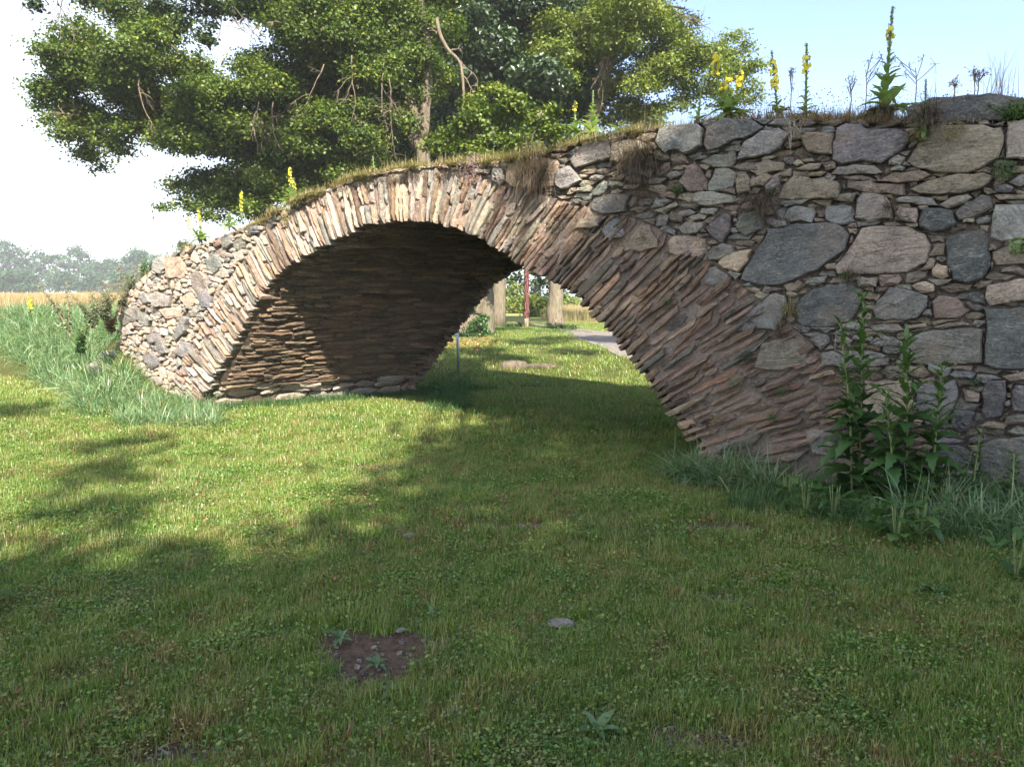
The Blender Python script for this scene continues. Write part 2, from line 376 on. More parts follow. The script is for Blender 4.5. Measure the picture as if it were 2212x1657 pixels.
def ground_mat():
    t = NT('lawn_ground'); p = t.pos()
    a = t.noise(p, 0.9, 5, 0.7); b = t.noise(p, 26, 4, 0.7); c0 = t.noise(p, 5.5, 4, 0.6)
    g = t.mix(t.ramp(b, 0.3, 0.7), (0.035, 0.05, 0.014), (0.11, 0.13, 0.03))
    g = t.mix(t.math('MULTIPLY', t.ramp(c0, 0.45, 0.65), 0.6), g, (0.085, 0.06, 0.03))
    far = t.n('ShaderNodeSeparateXYZ', {0: p}).outputs[1]
    fg = t.mix(t.ramp(t.noise(p, 0.12, 4, 0.6), 0.4, 0.6), (0.16, 0.19, 0.045), (0.27, 0.24, 0.085))
    g = t.mix(t.ramp(far, 16.0, 40.0), g, fg)
    g = t.mix(t.attr('field'), g, t.mix(t.ramp(b, 0.3, 0.7), (0.27, 0.19, 0.10), (0.42, 0.31, 0.17)))
    s = t.mix(t.ramp(b, 0.35, 0.65), (0.06, 0.041, 0.029), (0.135, 0.095, 0.067))
    g = t.mix(t.ramp(t.math('ADD', t.attr('bare'), t.math('MULTIPLY', t.math('SUBTRACT', c0, 0.5), 0.5)), 0.4, 0.6), g, s)
    return t.bsdf(g, 1.0, t.bump(t.math('ADD', b, c0), 0.03), 0.1)
M['ground'] = ground_mat()
# ------------------------------------------------------------------ the lie of the land
BANK = [(-70, 82), (-11.3, 17.2), (-7.2, 12.6), (-5.8, 10.35), (-5.1, 10.9), (-4.55, 11.7), (-1.3, 14.0), (-2.2, 16.5), (-8, 30), (-20, 80), (-60, 420), (-700, 420), (-700, 120)]
def gz(x, y):
    x = np.asarray(x, float); y = np.asarray(y, float)
    z = 0.045 * (vn(x, y, 0.45, 3, 3) - 0.5) + 0.012 * (vn(x, y, 3.0, 9) - 0.5)
    z = z + 0.33 * sstep(y, 13.5, 20) * (1 - 0.3 * sstep(x, 6, 14)) + 0.9 * sstep(y, 90, 400)
    z = z - 0.07 * sstep(y, 5.0, 8.0) * (1 - sstep(y, 13.5, 17))
    d = pdist(x, y, BANK); ins = pip(x, y, BANK)
    q = np.where(ins, d, 0)
    bk = 0.85 * sstep(q, 0, 0.85) + 0.2 * sstep(q, 0.6, 2.4)
    z = np.where(ins, z * (1 - sstep(q, 0, 2)) + bk + 0.05 * (vn(x, y, 0.8, 21) - 0.5) * sstep(q, 0, 2), z)
    rs_ = (x - ORG[0]) * ES[0] + (y - ORG[1]) * ES[1]; of_ = (x - ORG[0]) * NF[0] + (y - ORG[1]) * NF[1]
    cap = np.interp(rs_, [-6.7, -6.2, -5.6, -5.0, -4.4, -3.8], [1.1, .74, .34, .10, .0, 0.0]) + .03
    z = np.where((of_ > -.6) & (rs_ < -3.8) & (rs_ > -6.7), np.minimum(z, cap), z)
    ro_ = ((x - ORG[0]) * ED[1] - (y - ORG[1]) * ED[0]) / 0.922
    z = z - 0.07 * (1 - sstep(np.abs(ro_ + 3.9), .3, 1.2)) * sstep(-of_, -.7, -.1) * (1 - sstep(-of_, 3.2, 4.4))
    # slight rise against the foot of the right pier
    rel_s = (x - ORG[0]) * ES[0] + (y - ORG[1]) * ES[1]; off = (x - ORG[0]) * NF[0] + (y - ORG[1]) * NF[1]
    z = z - 0.05 * sstep(rel_s, 3.0, 3.8) * (1 - sstep(np.abs(off), .6, 1.6)) + 0.06 * sstep(rel_s, 4.6, 5.4) * (1 - sstep(off, 0.1, 1.3)) * (1 - sstep(-off, 1.0, 4.0))
    return z
BARE = [(*on_ground(1130, 1820 / 1.302 * 1.302 * 0 + 1410)[:2], 0, 0)]
bare_px = [(830, 1400, .30, .20), (790, 1460, .16, .10), (380, 1635, .16, .08), (1215, 1350, .13, .06), (1560, 1290, .14, .07), (1500, 1600, .16, .09), (700, 1140, .14, .07),
           (1120, 1135, .30, .10), (800, 995, .42, .10), (520, 978, .4, .10), (1530, 1140, .3, .08), (150, 1470, .08, .05), (130, 1535, .08, .05), (1590, 1130, .2, .07), (1160, 828, .5, .12), (1350, 827, .4, .12), (450, 1045, .2, .08)]
BARE = [(*on_ground(a, b)[:2], c, d) for a, b, c, d in bare_px]
def bare_f(x, y):
    v = np.zeros(np.shape(x))
    for bx, by, ra, rb in BARE:
        w = 1.15 * np.hypot((x - bx) / ra, (y - by) / rb) + 1.3 * (vn(x, y, 9, 5, 3) - 0.5)
        v = np.maximum(v, 1 - sstep(w, 0.7, 2.0))
    return v
def grid_axis(near, far, step, n_far):
    a = np.arange(near[0], near[1] + 1e-6, step)
    hi = near[1] + (np.geomspace(1, 1 + (far[1] - near[1]) / 1.5, n_far)[1:] - 1) * 1.5
    lo = near[0] - (np.geomspace(1, 1 + (near[0] - far[0]) / 1.5, n_far)[1:] - 1) * 1.5 if far[0] < near[0] else np.zeros(0)
    return np.concatenate([lo[::-1], a, hi])
gx = grid_axis((-12, 7), (-700, 700), 0.07, 70); gy = grid_axis((1.0, 15.5), (-60, 900), 0.07, 80)
X, Y = np.meshgrid(gx, gy); Zg = gz(X, Y)
nx, ny = len(gx), len(gy)
ii = (np.arange(ny - 1)[:, None] * nx + np.arange(nx - 1)[None]).ravel()
Qg = np.stack([ii, ii + 1, ii + nx + 1, ii + nx], 1)
insb = pip(X, Y, BANK) & (pdist(X, Y, BANK) > 2.4)
bare = bare_f(X, Y)
Zg = Zg - 0.02 * bare
gnd = part('ground', mesh_from('ground', np.stack([X.ravel(), Y.ravel(), Zg.ravel()], 1), Qg, None, dict(bare=bare.ravel(), field=insb.ravel().astype(float)), M['ground']))
gnd['kind'] = 'structure'

# gravel path beyond the bridge
pe_near = [on_ground(*p, .33) for p in ((1115, 701), (1144, 704), (1215, 715), (1240, 731), (1345, 764))]
pe_far = [on_ground(*p, .33) for p in ((1115, 699), (1146, 700.5), (1219, 707.5), (1255, 711), (1296, 717))]
pe_near = np.vstack([pe_near, [[6.2, 15.6, 0], [13, 11, 0]]]); pe_far = np.vstack([pe_far, [[10.5, 21, 0], [18, 15, 0]]])
a = spline(pe_near[:, :2], 60); b = spline(pe_far[:, :2], 60); Vp = []
for k in range(9):
    q = a + (b - a) * k / 8; Vp.append(np.stack([q[:, 0], q[:, 1], gz(q[:, 0], q[:, 1]) + 0.012], 1))
Vp = np.concatenate(Vp); ii = (np.arange(8)[:, None] * 60 + np.arange(59)[None]).ravel()
pth = part('path', mesh_from('path', Vp, np.stack([ii, ii + 1, ii + 61, ii + 60], 1), None, None, M['gravel'])); pth['kind'] = 'structure'
PATH_POLY = [tuple(p) for p in a] + [tuple(p) for p in b[::-1]]

# ------------------------------------------------------------------ the bridge: survey of the arch
INTR_PX = [(437, 868), (435, 861), (459, 826), (476, 794), (494, 763), (518, 721), (532, 694), (563, 645), (591, 603), (625, 575), (661, 551), (707, 528), (751, 507), (792, 486), (840, 480), (889, 478), (940, 482), (976, 490), (1020, 507), (1065, 530), (1126, 572), (1178, 602), (1233, 635), (1289, 692), (1338, 742), (1369, 792), (1421, 862), (1459, 914), (1493, 956), (1515, 1000)]
I2 = np.array([on_face(*p) for p in INTR_PX])
I2[0] = (-3.99, 0.0); I2 = np.vstack([[-4.05, -0.35], I2, [4.05, -0.3]])
ARC = spline(I2, 240)
TT = np.concatenate([[0], np.cumsum(np.linalg.norm(np.diff(ARC, axis=0), axis=1))]); TL = TT[-1]
def intr(t): return np.stack([np.interp(t, TT, ARC[:, 0]), np.interp(t, TT, ARC[:, 1])], -1)
RAYS_PX = [((435, 861), (378, 805)), ((476, 794), (425, 722)), ((532, 694), (492, 628)), ((600, 598), (566, 528)), ((700, 530), (676, 455)), ((800, 484), (788, 400)), ((889, 478), (893, 380)), ((976, 490), (1003, 400)),
           ((1065, 530), (1118, 445)), ((1178, 602), (1250, 520)), ((1289, 692), (1380, 600)), ((1369, 792), (1490, 695)), ((1421, 862), (1580, 768)), ((1459, 914), (1640, 838)), ((1515, 1000), (1700, 965))]
RT, RA, RR = [], [], []
Rv = [.72, .74, .70, .62, .62, .62, .60, .62, .72, .95, 1.15, 1.30, 1.42, 1.52, 1.55]
for (p0, p1), r in zip(RAYS_PX, Rv):
    a = on_face(*p0); b = on_face(*p1); d = b - a
    RT.append(TT[np.argmin(np.linalg.norm(ARC - a, axis=1))]); RA.append(math.atan2(d[1], d[0])); RR.append(r)
RA = np.unwrap(RA)
def rdir(t): a = np.interp(t, RT, RA); return np.stack([np.cos(a), np.sin(a)], -1)
TOP_PX = [(255, 650), (320, 590), (400, 535), (470, 515), (560, 480), (620, 450), (680, 420), (760, 387), (840, 368), (900, 358), (990, 352), (1080, 345), (1150, 338), (1230, 312), (1300, 300), (1420, 275), (1520, 262), (1650, 255), (1900, 260), (1960, 262), (2212, 262)]
TOP = np.array([on_face(*p) for p in TOP_PX]); TOP = np.vstack([[-9.0, 0.95], [-6.25, 1.2], [-6.2, 1.5], TOP, [8.5, 2.84]])
def top(s): return np.interp(s, TOP[:, 0], TOP[:, 1])
def rmax(t):
    r = float(np.interp(t, RT, RR)); p = intr(t); d = rdir(t)
    while r > 0.2 and (p + d * r)[1] > top((p + d * r)[0]) - 0.04: r -= 0.02
    return r
def ffront(a, b, o): return ORG + np.multiply.outer(a, ES) + np.multiply.outer(b, UP) + np.multiply.outer(o, NF)
def fback(a, b, o): return ORG + ED * WID + np.multiply.outer(a, ES) + np.multiply.outer(b, UP) - np.multiply.outer(o, NF)
def fvault(t, w, o):
    p = intr(t); q = intr(t + 0.02) - intr(t - 0.02); q /= np.linalg.norm(q, axis=-1)[..., None]
    nn = np.stack([q[..., 1], -q[..., 0]], -1)                 # toward the opening
    p = p + nn * np.asarray(o)[..., None]
    return ORG + np.multiply.outer(p[..., 0], ES) + np.multiply.outer(p[..., 1], UP) + np.multiply.outer(w, ED)

def resample(poly, n, rg, jit=0.0):
    P = np.asarray(poly, float); Pc = np.vstack([P, P[:1]]); L = np.concatenate([[0], np.cumsum(np.linalg.norm(np.diff(Pc, axis=0), axis=1))])
    u = np.linspace(0, L[-1], n, endpoint=False)
    # snap samples to original corners so outlines keep their angles
    for k in range(len(P)):
        j = np.argmin(np.abs(u - L[k]))
        if abs(u[j] - L[k]) < L[-1] / n * 0.55: u[j] = L[k]
    Q = np.stack([np.interp(u, L, Pc[:, 0]), np.interp(u, L, Pc[:, 1])], 1)
    return Q + rg.normal(size=Q.shape) * jit
def stone(poly, front, depth, frame, ang, col, rg, n=None, rough=1.0):
    poly = np.asarray(poly, float); c = poly.mean(0)
    per = np.sum(np.linalg.norm(np.diff(np.vstack([poly, poly[:1]]), axis=0), axis=1))
    area = 0.5 * abs(np.sum(poly[:, 0] * np.roll(poly[:, 1], -1) - poly[:, 1] * np.roll(poly[:, 0], -1)))
    wd = 2 * area / per * 2
    if n is None: n = int(np.clip(per / 0.07, 8, 26))
    P = resample(poly, n, rg, min(0.007, wd * 0.05))
    # counter-clockwise seen from the front
    bev = float(np.clip(wd * 0.10, 0.004, 0.013)); d = c - P; dl = np.linalg.norm(d, axis=1)[:, None] + 1e-6
    tl = rg.normal(size=2) * 0.10 * min(1, wd / 0.12)
    big = wd > 0.16
    rings = [(0.02, -depth, 0)] + [(0.0, front - bev * 1.3, .3), (bev * 0.9, front - bev * 0.15, .6)]
    mids = (0.25, 0.5, 0.75) if big else (0.45,)
    V = []; 
    for off, o, nz_ in rings:
        p = P + d / dl * np.minimum(off, dl * 0.4); V.append((p, np.full(n, o) + rg.normal(size=n) * 0.004 * nz_))
    p2 = V[-1][0]
    if wd > 0.085 and n >= 9:
        return stone_cap(V, p2, front, depth, frame, ang, col, rg, n, c, tl, wd)
    for mm in mids:
        p = p2 + (c - p2) * mm + rg.normal(size=p2.shape) * wd * 0.02
        V.append((p, np.full(n, front + 0.006) + rg.normal(size=n) * min(0.011, wd * 0.07) * rough))
    A = np.concatenate([v[0] for v in V] + [c[None]]); O_ = np.concatenate([v[1] for v in V] + [[front + 0.008]])
    O_ = np.where(O_ > -depth * 0.9, O_ + (A - c) @ tl, O_)
    W = frame(A[:, 0], A[:, 1], O_)
    R = len(V); Q = []
    for i in range(R - 1):
        j = np.arange(n); j2 = (j + 1) % n; Q.append(np.stack([i * n + j, i * n + j2, (i + 1) * n + j2, (i + 1) * n + j], 1))
    j = np.arange(n); T = np.stack([(R - 1) * n + j, (R - 1) * n + (j + 1) % n, np.full(n, R * n)], 1)
    ca, sa = math.cos(ang), math.sin(ang)
    off = rg.random(2) * 30
    st = np.stack([(A[:, 0] - c[0]) * ca + (A[:, 1] - c[1]) * sa + off[0], -(A[:, 0] - c[0]) * sa + (A[:, 1] - c[1]) * ca + off[1], O_], 1)
    return W, np.concatenate(Q), T, dict(st=st, col=np.tile(np.asarray(col, float), (len(A), 1)))
def stone_cap(V, p2, front, depth, frame, ang, col, rg, n, c, tl, wd):
    # broad faces: scattered facets instead of rings, so the break of the rock is irregular
    sp = float(np.clip(wd * 0.30, 0.035, 0.075)); lo = p2.min(0); hi = p2.max(0)
    gxx, gyy = np.meshgrid(np.arange(lo[0], hi[0] + sp, sp), np.arange(lo[1], hi[1] + sp, sp)); q = np.stack([gxx.ravel(), gyy.ravel()], 1)
    q = q + rg.uniform(-.42, .42, q.shape) * sp; pl = [tuple(x) for x in p2]; k = pip(q[:, 0], q[:, 1], pl) & (pdist(q[:, 0], q[:, 1], pl) > sp * .35); q = q[k]
    vin = [Vector(x) for x in p2] + [Vector(x) for x in q]
    r = delaunay_2d_cdt(vin, [], [list(range(n))], 1, 1e-7)
    ov = np.array([tuple(v) for v in r[0]]); of = [f for f in r[2]]; orig = r[3]
    amp = min(0.028, wd * 0.085); f0 = 1.1 / max(wd, .1); sd_ = int(rg.integers(9999))
    hgt = front + 0.004 + amp * 1.6 * (vn(ov[:, 0], ov[:, 1], f0 * 2.0, sd_, 2) - 0.5) + rg.normal(size=len(ov)) * amp * 0.22
    rim = np.array([min(o) < n if len(o) else False for o in orig]); idx0 = np.array([min(o) if len(o) else 0 for o in orig])
    A = np.concatenate([v[0] for v in V] + [ov]); O_ = np.concatenate([v[1] for v in V] + [np.where(rim, V[-1][1][np.clip(idx0, 0, n - 1)], hgt)])
    O_ = np.where(O_ > -depth * 0.9, O_ + (A - c) @ tl, O_); W = frame(A[:, 0], A[:, 1], O_)
    R = len(V); Q = []
    for i in range(R - 1):
        j = np.arange(n); j2 = (j + 1) % n; Q.append(np.stack([i * n + j, i * n + j2, (i + 1) * n + j2, (i + 1) * n + j], 1))
    T = np.array([list(f) for f in of if len(f) == 3]) + R * n
    ca, sa = math.cos(ang), math.sin(ang); off = rg.random(2) * 30
    st = np.stack([(A[:, 0] - c[0]) * ca + (A[:, 1] - c[1]) * sa + off[0], -(A[:, 0] - c[0]) * sa + (A[:, 1] - c[1]) * ca + off[1], O_], 1)
    return W, np.concatenate(Q), T, dict(st=st, col=np.tile(np.asarray(col, float), (len(A), 1)))
def pick(rg, pal, var=0.18):
    c = np.array(pal[rg.integers(len(pal))]); return c * (1 + rg.normal() * var * 0.7) * (1 + rg.normal(size=3) * 0.03)
GREY = [(0.215, 0.215, 0.205), (0.26, 0.255, 0.235), (0.17, 0.175, 0.172), (0.31, 0.29, 0.26), (0.265, 0.25, 0.23)]
BROWN = [(0.235, 0.19, 0.145), (0.29, 0.24, 0.185), (0.20, 0.17, 0.14), (0.34, 0.29, 0.23), (0.265, 0.245, 0.215)]
TAN = [(0.41, 0.34, 0.275), (0.35, 0.30, 0.25), (0.44, 0.35, 0.265), (0.25, 0.23, 0.21), (0.39, 0.295, 0.22), (0.30, 0.265, 0.24)]
REDS = [(0.215, 0.145, 0.10), (0.265, 0.18, 0.125), (0.185, 0.135, 0.10), (0.32, 0.235, 0.17), (0.165, 0.15, 0.13), (0.21, 0.15, 0.12), (0.30, 0.21, 0.16)]
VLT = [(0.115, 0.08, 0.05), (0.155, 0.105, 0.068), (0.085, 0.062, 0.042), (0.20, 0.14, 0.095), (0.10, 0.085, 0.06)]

bridge = thing('stone_bridge', 'old rubble stone bridge with one low slate arch spanning the lawn', 'bridge', tuple(ORG))
def stone_part(name, args, mat, **k):
    W, Q, T, at = stone(*args, **k)
    o = part(name, mesh_from(name, W - ORG, Q, T, at, mat, False), bridge, False); return o
budget = {}
def put(name, args, mat, acc, size_ok=True, **k):
    c = budget.get(name, 0)
    if c < 298 and size_ok: budget[name] = c + 1; stone_part(name, args, mat, **k)
    else:
        W, Q, T, at = stone(*args, **k); acc.add(W - ORG, Q, T, **at)

# --- ring of slates on the near face
rg = rnd(11); ring_acc = Acc(); t = 0.14; RINGS = []
while t < TL - 0.22:
    pn = intr(t); right = sstep(pn[0], 0.8, 3.0)
    th = float(np.clip(rg.lognormal(-2.92, 0.36), 0.032, 0.12)) * (1 + 0.40 * right)
    t2 = min(t + th, TL - 0.2); Rm = rmax((t + t2) / 2); r = -rg.uniform(-0.012, 0.03)
    k = 0
    while r < Rm - 0.05:
        ln = rg.uniform(0.12, 0.60) if k else rg.uniform(0.15, 0.7)
        r2 = min(r + ln, Rm + rg.uniform(-0.05, 0.03))
        if Rm - r2 < 0.10: r2 = Rm + rg.uniform(-0.04, 0.03)
        m_ = (r + r2) / 2; wa = np.linalg.norm((intr(t2) + rdir(t2) * m_) - (intr(t) + rdir(t) * m_))
        nsub = 1 if wa < 0.11 else (2 if wa < 0.18 else 3)
        for q in range(nsub):
            ta = t + (t2 - t) * q / nsub; tb = t + (t2 - t) * (q + 1) / nsub
            RINGS.append((ta, tb, r, r2, right))
        r = r2; k += 1
    t = t2
order = sorted(range(len(RINGS)), key=lambda i: -(RINGS[i][3] - RINGS[i][2]) * (0.5 + RINGS[i][4]))
for i in order:
    ta, tb, r, r2, right = RINGS[i]
    g = 0.17 * (tb - ta); e = rg.uniform(0.006, 0.014)
    ra, rb = r + e, r2 - e
    if rb - ra < 0.05: continue
    nP = 4; rs = np.linspace(ra, rb, nP); pts = []
    tap = rg.uniform(0.0, 0.22, 4) * (tb - ta); an_ = rg.normal() * 0.05
    if r < 0.06: an_ = 0; tap[0] *= .3; tap[3] *= .3
    for k, rr in enumerate(rs):
        x = (k == 0) * tap[0] + (k == nP - 1) * tap[1]
        pts.append(intr(ta + g + x) + rdir(ta + g + x) * rr + rg.normal(size=2) * 0.004)
    for k, rr in enumerate(rs[::-1]):
        x = (k == 0) * tap[2] + (k == nP - 1) * tap[3]
        pts.append(intr(tb - g - x) + rdir(tb - g - x) * rr + rg.normal(size=2) * 0.004)
    a0 = float(np.interp((ta + tb) / 2, RT, RA))
    col = pick(rg, REDS if right > 0.4 or rg.random() < 0.45 else TAN)  # paler slates mixed in on the left, painting in some of its sunlight
    pc = np.mean(pts, 0); Rm_ = np.array([[math.cos(an_), -math.sin(an_)], [math.sin(an_), math.cos(an_)]]); pts = [pc + Rm_ @ (q_ - pc) for q_ in pts]
    put('ring_stone', (pts[::-1], rg.uniform(-0.012, 0.05), 0.34 if r < 0.1 else 0.1, ffront, a0, col, rg), M['slate'], ring_acc, n=10, rough=1.3)
o = part('ring_slates', ring_acc.mesh('ring_slates', M['slate'], False), bridge, False, 'stuff')

# --- rubble face: traced stones, then smaller ones packed between
def c3(x, y): return ((1880 + x / 2.209) * .768, (y / 2.209) * .768)
def c2(x, y): return ((900 + x / 2.209) * .768, (y / 2.209) * .768)
def c6(x, y): return ((1880 + x / 2.209) * .768, (650 + y / 2.209) * .768)
def v1(x, y): return (x, y)
# kind: c coping, w wall ; tone: g grey, b brown, t tan, d dark
TR = """
c3 c g 1045,800 1100,775 1200,785 1240,805 1420,800 1495,840 1505,900 1450,950 1330,1010 1200,1000 1080,1025 1015,1000 1020,900
c3 c b 830,860 870,830 1035,835 1010,955 880,950 840,900
c3 c g 480,890 590,820 700,805 760,830 700,930 600,975 440,1005 450,950
c3 c g 225,900 260,800 350,745 520,745 600,790 570,830 400,880 320,920 250,945
c3 c g -85,880 -60,810 0,795 100,780 200,775 230,800 210,920 130,965 60,930 -20,960
c3 c b 1500,960 1560,890 1640,800 1900,775 2085,790 2090,900 2060,980 1960,1040 1850,1075 1700,1075 1550,1050 1480,1010
c3 c b 2100,750 2230,740 2420,745 2440,980 2210,992 2095,990
c2 c g 1070,1090 1090,1050 1150,1050 1165,1110 1130,1150 1080,1140
c2 c t 1170,1130 1180,1030 1260,985 1380,975 1490,1000 1500,1080 1460,1160 1350,1180 1200,1165
c2 c g 1560,1000 1620,930 1720,880 1820,880 1830,990 1750,1010 1600,1050
c2 c g 1465,1130 1480,1060 1560,1020 1600,1080 1640,1120 1600,1150 1520,1190 1480,1170
c2 c b 1830,1010 1840,890 1950,870 2050,900 2070,960 1960,1000
c3 w b 195,1010 290,960 420,940 435,990 400,1040 280,1045
c3 w b 400,1040 480,1010 570,1010 560,1060 450,1065
c3 w b 480,1060 600,1000 730,1010 720,1065 620,1080 560,1100
c3 w b 515,1120 620,1080 660,1100 600,1150 530,1165
c3 w b 60,1130 110,1040 170,1015 215,1060 235,1120 215,1190 120,1200
c3 w g 245,1150 280,1060 340,1035 420,1070 430,1120 400,1165 300,1190 245,1185
c3 w t 425,1130 450,1085 500,1080 520,1150 500,1200 430,1200
c3 w g 165,1250 170,1200 200,1190 350,1200 420,1220 410,1265 200,1275
c3 w t 660,1230 700,1150 780,1090 900,1110 1060,1130 1080,1170 1060,1230 950,1240 750,1245
c3 w g 600,1160 660,1100 700,1100 690,1150 640,1200 610,1200
c3 w b 1000,1085 1060,1035 1200,1025 1345,1050 1340,1080 1100,1095
c3 w b 1100,1155 1110,1130 1250,1130 1480,1150 1520,1170 1480,1215 1250,1205 1120,1180
c3 w b 1070,1110 1200,1092 1290,1110 1300,1128 1150,1125
c3 w b 1300,1120 1400,1075 1600,1070 1640,1095 1560,1130 1400,1135
c3 w b 1500,1180 1600,1130 1750,1090 1950,1078 2020,1085 2010,1140 1900,1190 1750,1220 1600,1210
c3 w b 1400,1240 1450,1222 1600,1225 1690,1250 1680,1280 1550,1275 1430,1260
c3 w t 1690,1275 1750,1235 1860,1210 1895,1225 1840,1270 1740,1300
c3 w b 1030,1250 1050,1215 1170,1210 1190,1240 1150,1260
c3 w d 1775,1330 1850,1260 1950,1215 2020,1215 2010,1290 1930,1345 1800,1370
c3 w b 2020,1212 2209,1212 2330,1215 2320,1240 2050,1245
c3 w g 2020,1160 2100,1145 2150,1165 2130,1200 2030,1200
c3 w g 2000,1400 2020,1270 2150,1265 2280,1280 2290,1480 2060,1505 2000,1480
c3 w b 790,1055 880,1020 960,1020 970,1045 880,1065 800,1065
c3 w b 820,1000 900,985 910,1005 850,1015
c3 w b 870,1080 960,1068 990,1078 950,1098 880,1098
c3 w g 1370,1000 1430,960 1475,985 1440,1030 1370,1035
c3 w g 1380,1050 1440,1036 1475,1048 1460,1068 1390,1068
c3 w g 725,1350 740,1290 800,1280 905,1300 920,1330 900,1380 760,1375
c3 w g 965,1330 990,1275 1090,1270 1145,1275 1155,1380 1120,1400 1030,1400 975,1370
c3 w t 1155,1360 1165,1280 1210,1200 1260,1190 1340,1220 1400,1290 1400,1360 1250,1370
c3 w t 1410,1330 1440,1290 1560,1290 1550,1390 1480,1385
c3 w g 1560,1380 1580,1300 1700,1300 1770,1320 1780,1400 1720,1445 1620,1435 1560,1420
c3 w g 1170,1382 1330,1377 1320,1405 1180,1410
c3 w d 230,1430 280,1370 360,1320 400,1340 395,1430 340,1510 270,1470
c3 w d 420,1390 440,1330 560,1305 600,1350 580,1430 480,1465 430,1440
c3 w t 60,1420 120,1380 240,1380 190,1450 100,1460
c3 w t 0,1500 40,1470 120,1460 230,1480 250,1560 230,1625 130,1600 20,1570
c3 w g 245,1590 270,1535 340,1515 420,1535 400,1580 320,1625 250,1620
c6 w t 310,210 330,180 390,140 470,110 530,115 500,190 440,250 340,235
c6 w g 190,290 220,235 290,220 330,240 380,280 370,340 300,350 200,330
c6 w d 445,300 470,240 540,130 590,60 620,-10 800,-40 1000,-55 1090,-30 1140,20 1100,120 1040,170 930,250 800,310 680,345 520,330
c6 w t 1045,220 1105,135 1155,55 1200,-16 1330,-30 1500,-24 1600,14 1635,90 1610,200 1500,260 1300,275 1050,270
c6 w d 1715,44 1850,-10 1970,-12 1990,70 2005,240 1950,300 1850,330 1770,310 1740,200
c6 w b 2010,190 2005,130 2100,100 2300,130 2300,200 2020,220
c6 w t 1640,240 1680,200 1735,220 1745,290 1700,300 1650,280
c6 w t 1510,340 1600,310 1660,330 1650,375 1540,370
c6 w d 790,500 820,430 900,360 1000,330 1120,330 1210,360 1180,500 1130,560 990,600 860,600 800,570
c6 w g 1280,500 1310,430 1380,352 1530,375 1620,400 1610,470 1550,540 1400,550 1280,550
c6 w b 1630,440 1680,400 1800,420 1890,490 1800,540 1660,545
c6 w g 360,600 450,520 580,440 680,375 740,400 740,500 680,620 550,600 400,640
c6 w g 850,330 880,290 990,280 1000,310 900,345
c6 w b 1165,300 1200,285 1300,290 1290,345 1190,350
c6 w t 1975,420 1980,340 2100,310 2330,290 2330,440 2100,440 2000,468
c6 w d 1972,480 2209,475 2420,475 2420,865 2100,860 1968,830
c6 w g 1400,830 1440,760 1530,640 1650,612 1900,600 1955,610 1955,820 1800,830
c6 w b 1250,590 1350,572 1460,580 1465,610 1400,636 1280,620
c6 w g 1245,700 1300,645 1380,645 1440,680 1420,730 1300,722
c6 w b 1475,588 1600,572 1610,592 1500,608
c6 w b 1640,598 1730,572 1880,555 1880,580 1700,606
c6 w b 530,850 590,690 700,670 870,680 880,760 850,840 700,870
c6 w g 890,670 980,640 1010,690 960,740 920,710
c6 w t 945,830 950,748 1100,742 1250,737 1380,780 1370,830 1100,850
c6 w t 1210,1190 1215,930 1350,920 1510,920 1515,1100 1400,1200 1230,1210
c6 w g 1525,960 1780,930 1810,1000 1730,1190 1600,1210 1540,1100
c6 w d 1950,1000 2000,920 2100,920 2110,1000 2060,1150 1980,1170 1945,1120
c6 w d 1745,1200 1775,1110 1910,1115 1880,1210 1810,1250
c6 w b 1825,980 1935,1000 1930,1060 1850,1060
c6 w g 2080,1200 2100,1150 2209,1130 2300,1190
c6 w d 1620,1420 1650,1330 1800,1320 1890,1370 1890,1480 1700,1490
c6 w d 1930,1500 1950,1300 2100,1270 2380,1270 2380,1560 1960,1580
c6 w g 850,1300 860,1240 960,1230 1050,1280 1040,1400 900,1380
c6 w b 2070,900 2200,872 2350,930 2120,930
c6 w d 1860,1290 1930,1262 1990,1290 1960,1320 1870,1320
c6 w d 2130,1000 2160,950 2300,960 2290,1110 2140,1120
c2 w g 1675,1290 1690,1220 1850,1205 1930,1215 1910,1320 1760,1335 1690,1310
c2 w b 1590,1420 1620,1360 1735,1345 1745,1400 1700,1430
c2 w g 1750,1440 1790,1362 1870,1352 1905,1430 1880,1480 1790,1480
c2 w b 1850,1545 1895,1500 1980,1410 2050,1400 2110,1490 2110,1540 2000,1570 1900,1560
v1 w g 258,690 275,668 302,664 305,690 268,704
v1 w g 275,672 290,660 318,680 306,700
v1 w g 330,560 352,548 362,580 348,592 332,585
v1 w t 360,560 385,552 402,575 398,602 368,600
v1 w t 412,592 432,585 452,600 452,632 425,636 414,622
v1 w t 330,640 345,632 372,640 368,662 332,664
v1 w g 296,695 318,680 328,690 322,704 304,706
v1 w g 375,725 398,682 410,688 400,722 384,736
v1 w t 350,668 388,660 392,684 362,690
v1 w g 380,760 395,735 412,742 416,768 392,772
v1 w g 340,740 356,728 364,762 345,770
v1 w g 318,722 348,718 352,738 326,742
v1 w t 258,710 280,704 286,722 262,728
v1 w g 310,770 332,758 345,785 326,800
v1 w d 480,512 497,505 505,528 494,538 482,534
v1 w g 540,492 556,485 562,502 546,510
v1 w g 430,640 445,622 458,640 455,668 440,664
v1 w t 395,640 412,630 425,645 420,662 400,660
v1 w g 300,640 320,632 328,650 312,660
v1 w g 445,560 470,548 478,575 462,590 448,582
v1 w t 505,545 522,540 530,560 512,570
"""
HS = 0.02; S0, S1, Z0, Z1 = -7.3, 7.9, -0.34, 3.5
sa = np.arange(S0, S1, HS) + HS / 2; za = np.arange(Z0, Z1, HS) + HS / 2
SG, ZG = np.meshgrid(sa, za)
ring_t = np.linspace(0.0, TL, 160)
inner = intr(ring_t); outer = np.array([intr(tt) + rdir(tt) * rmax(tt) for tt in ring_t])
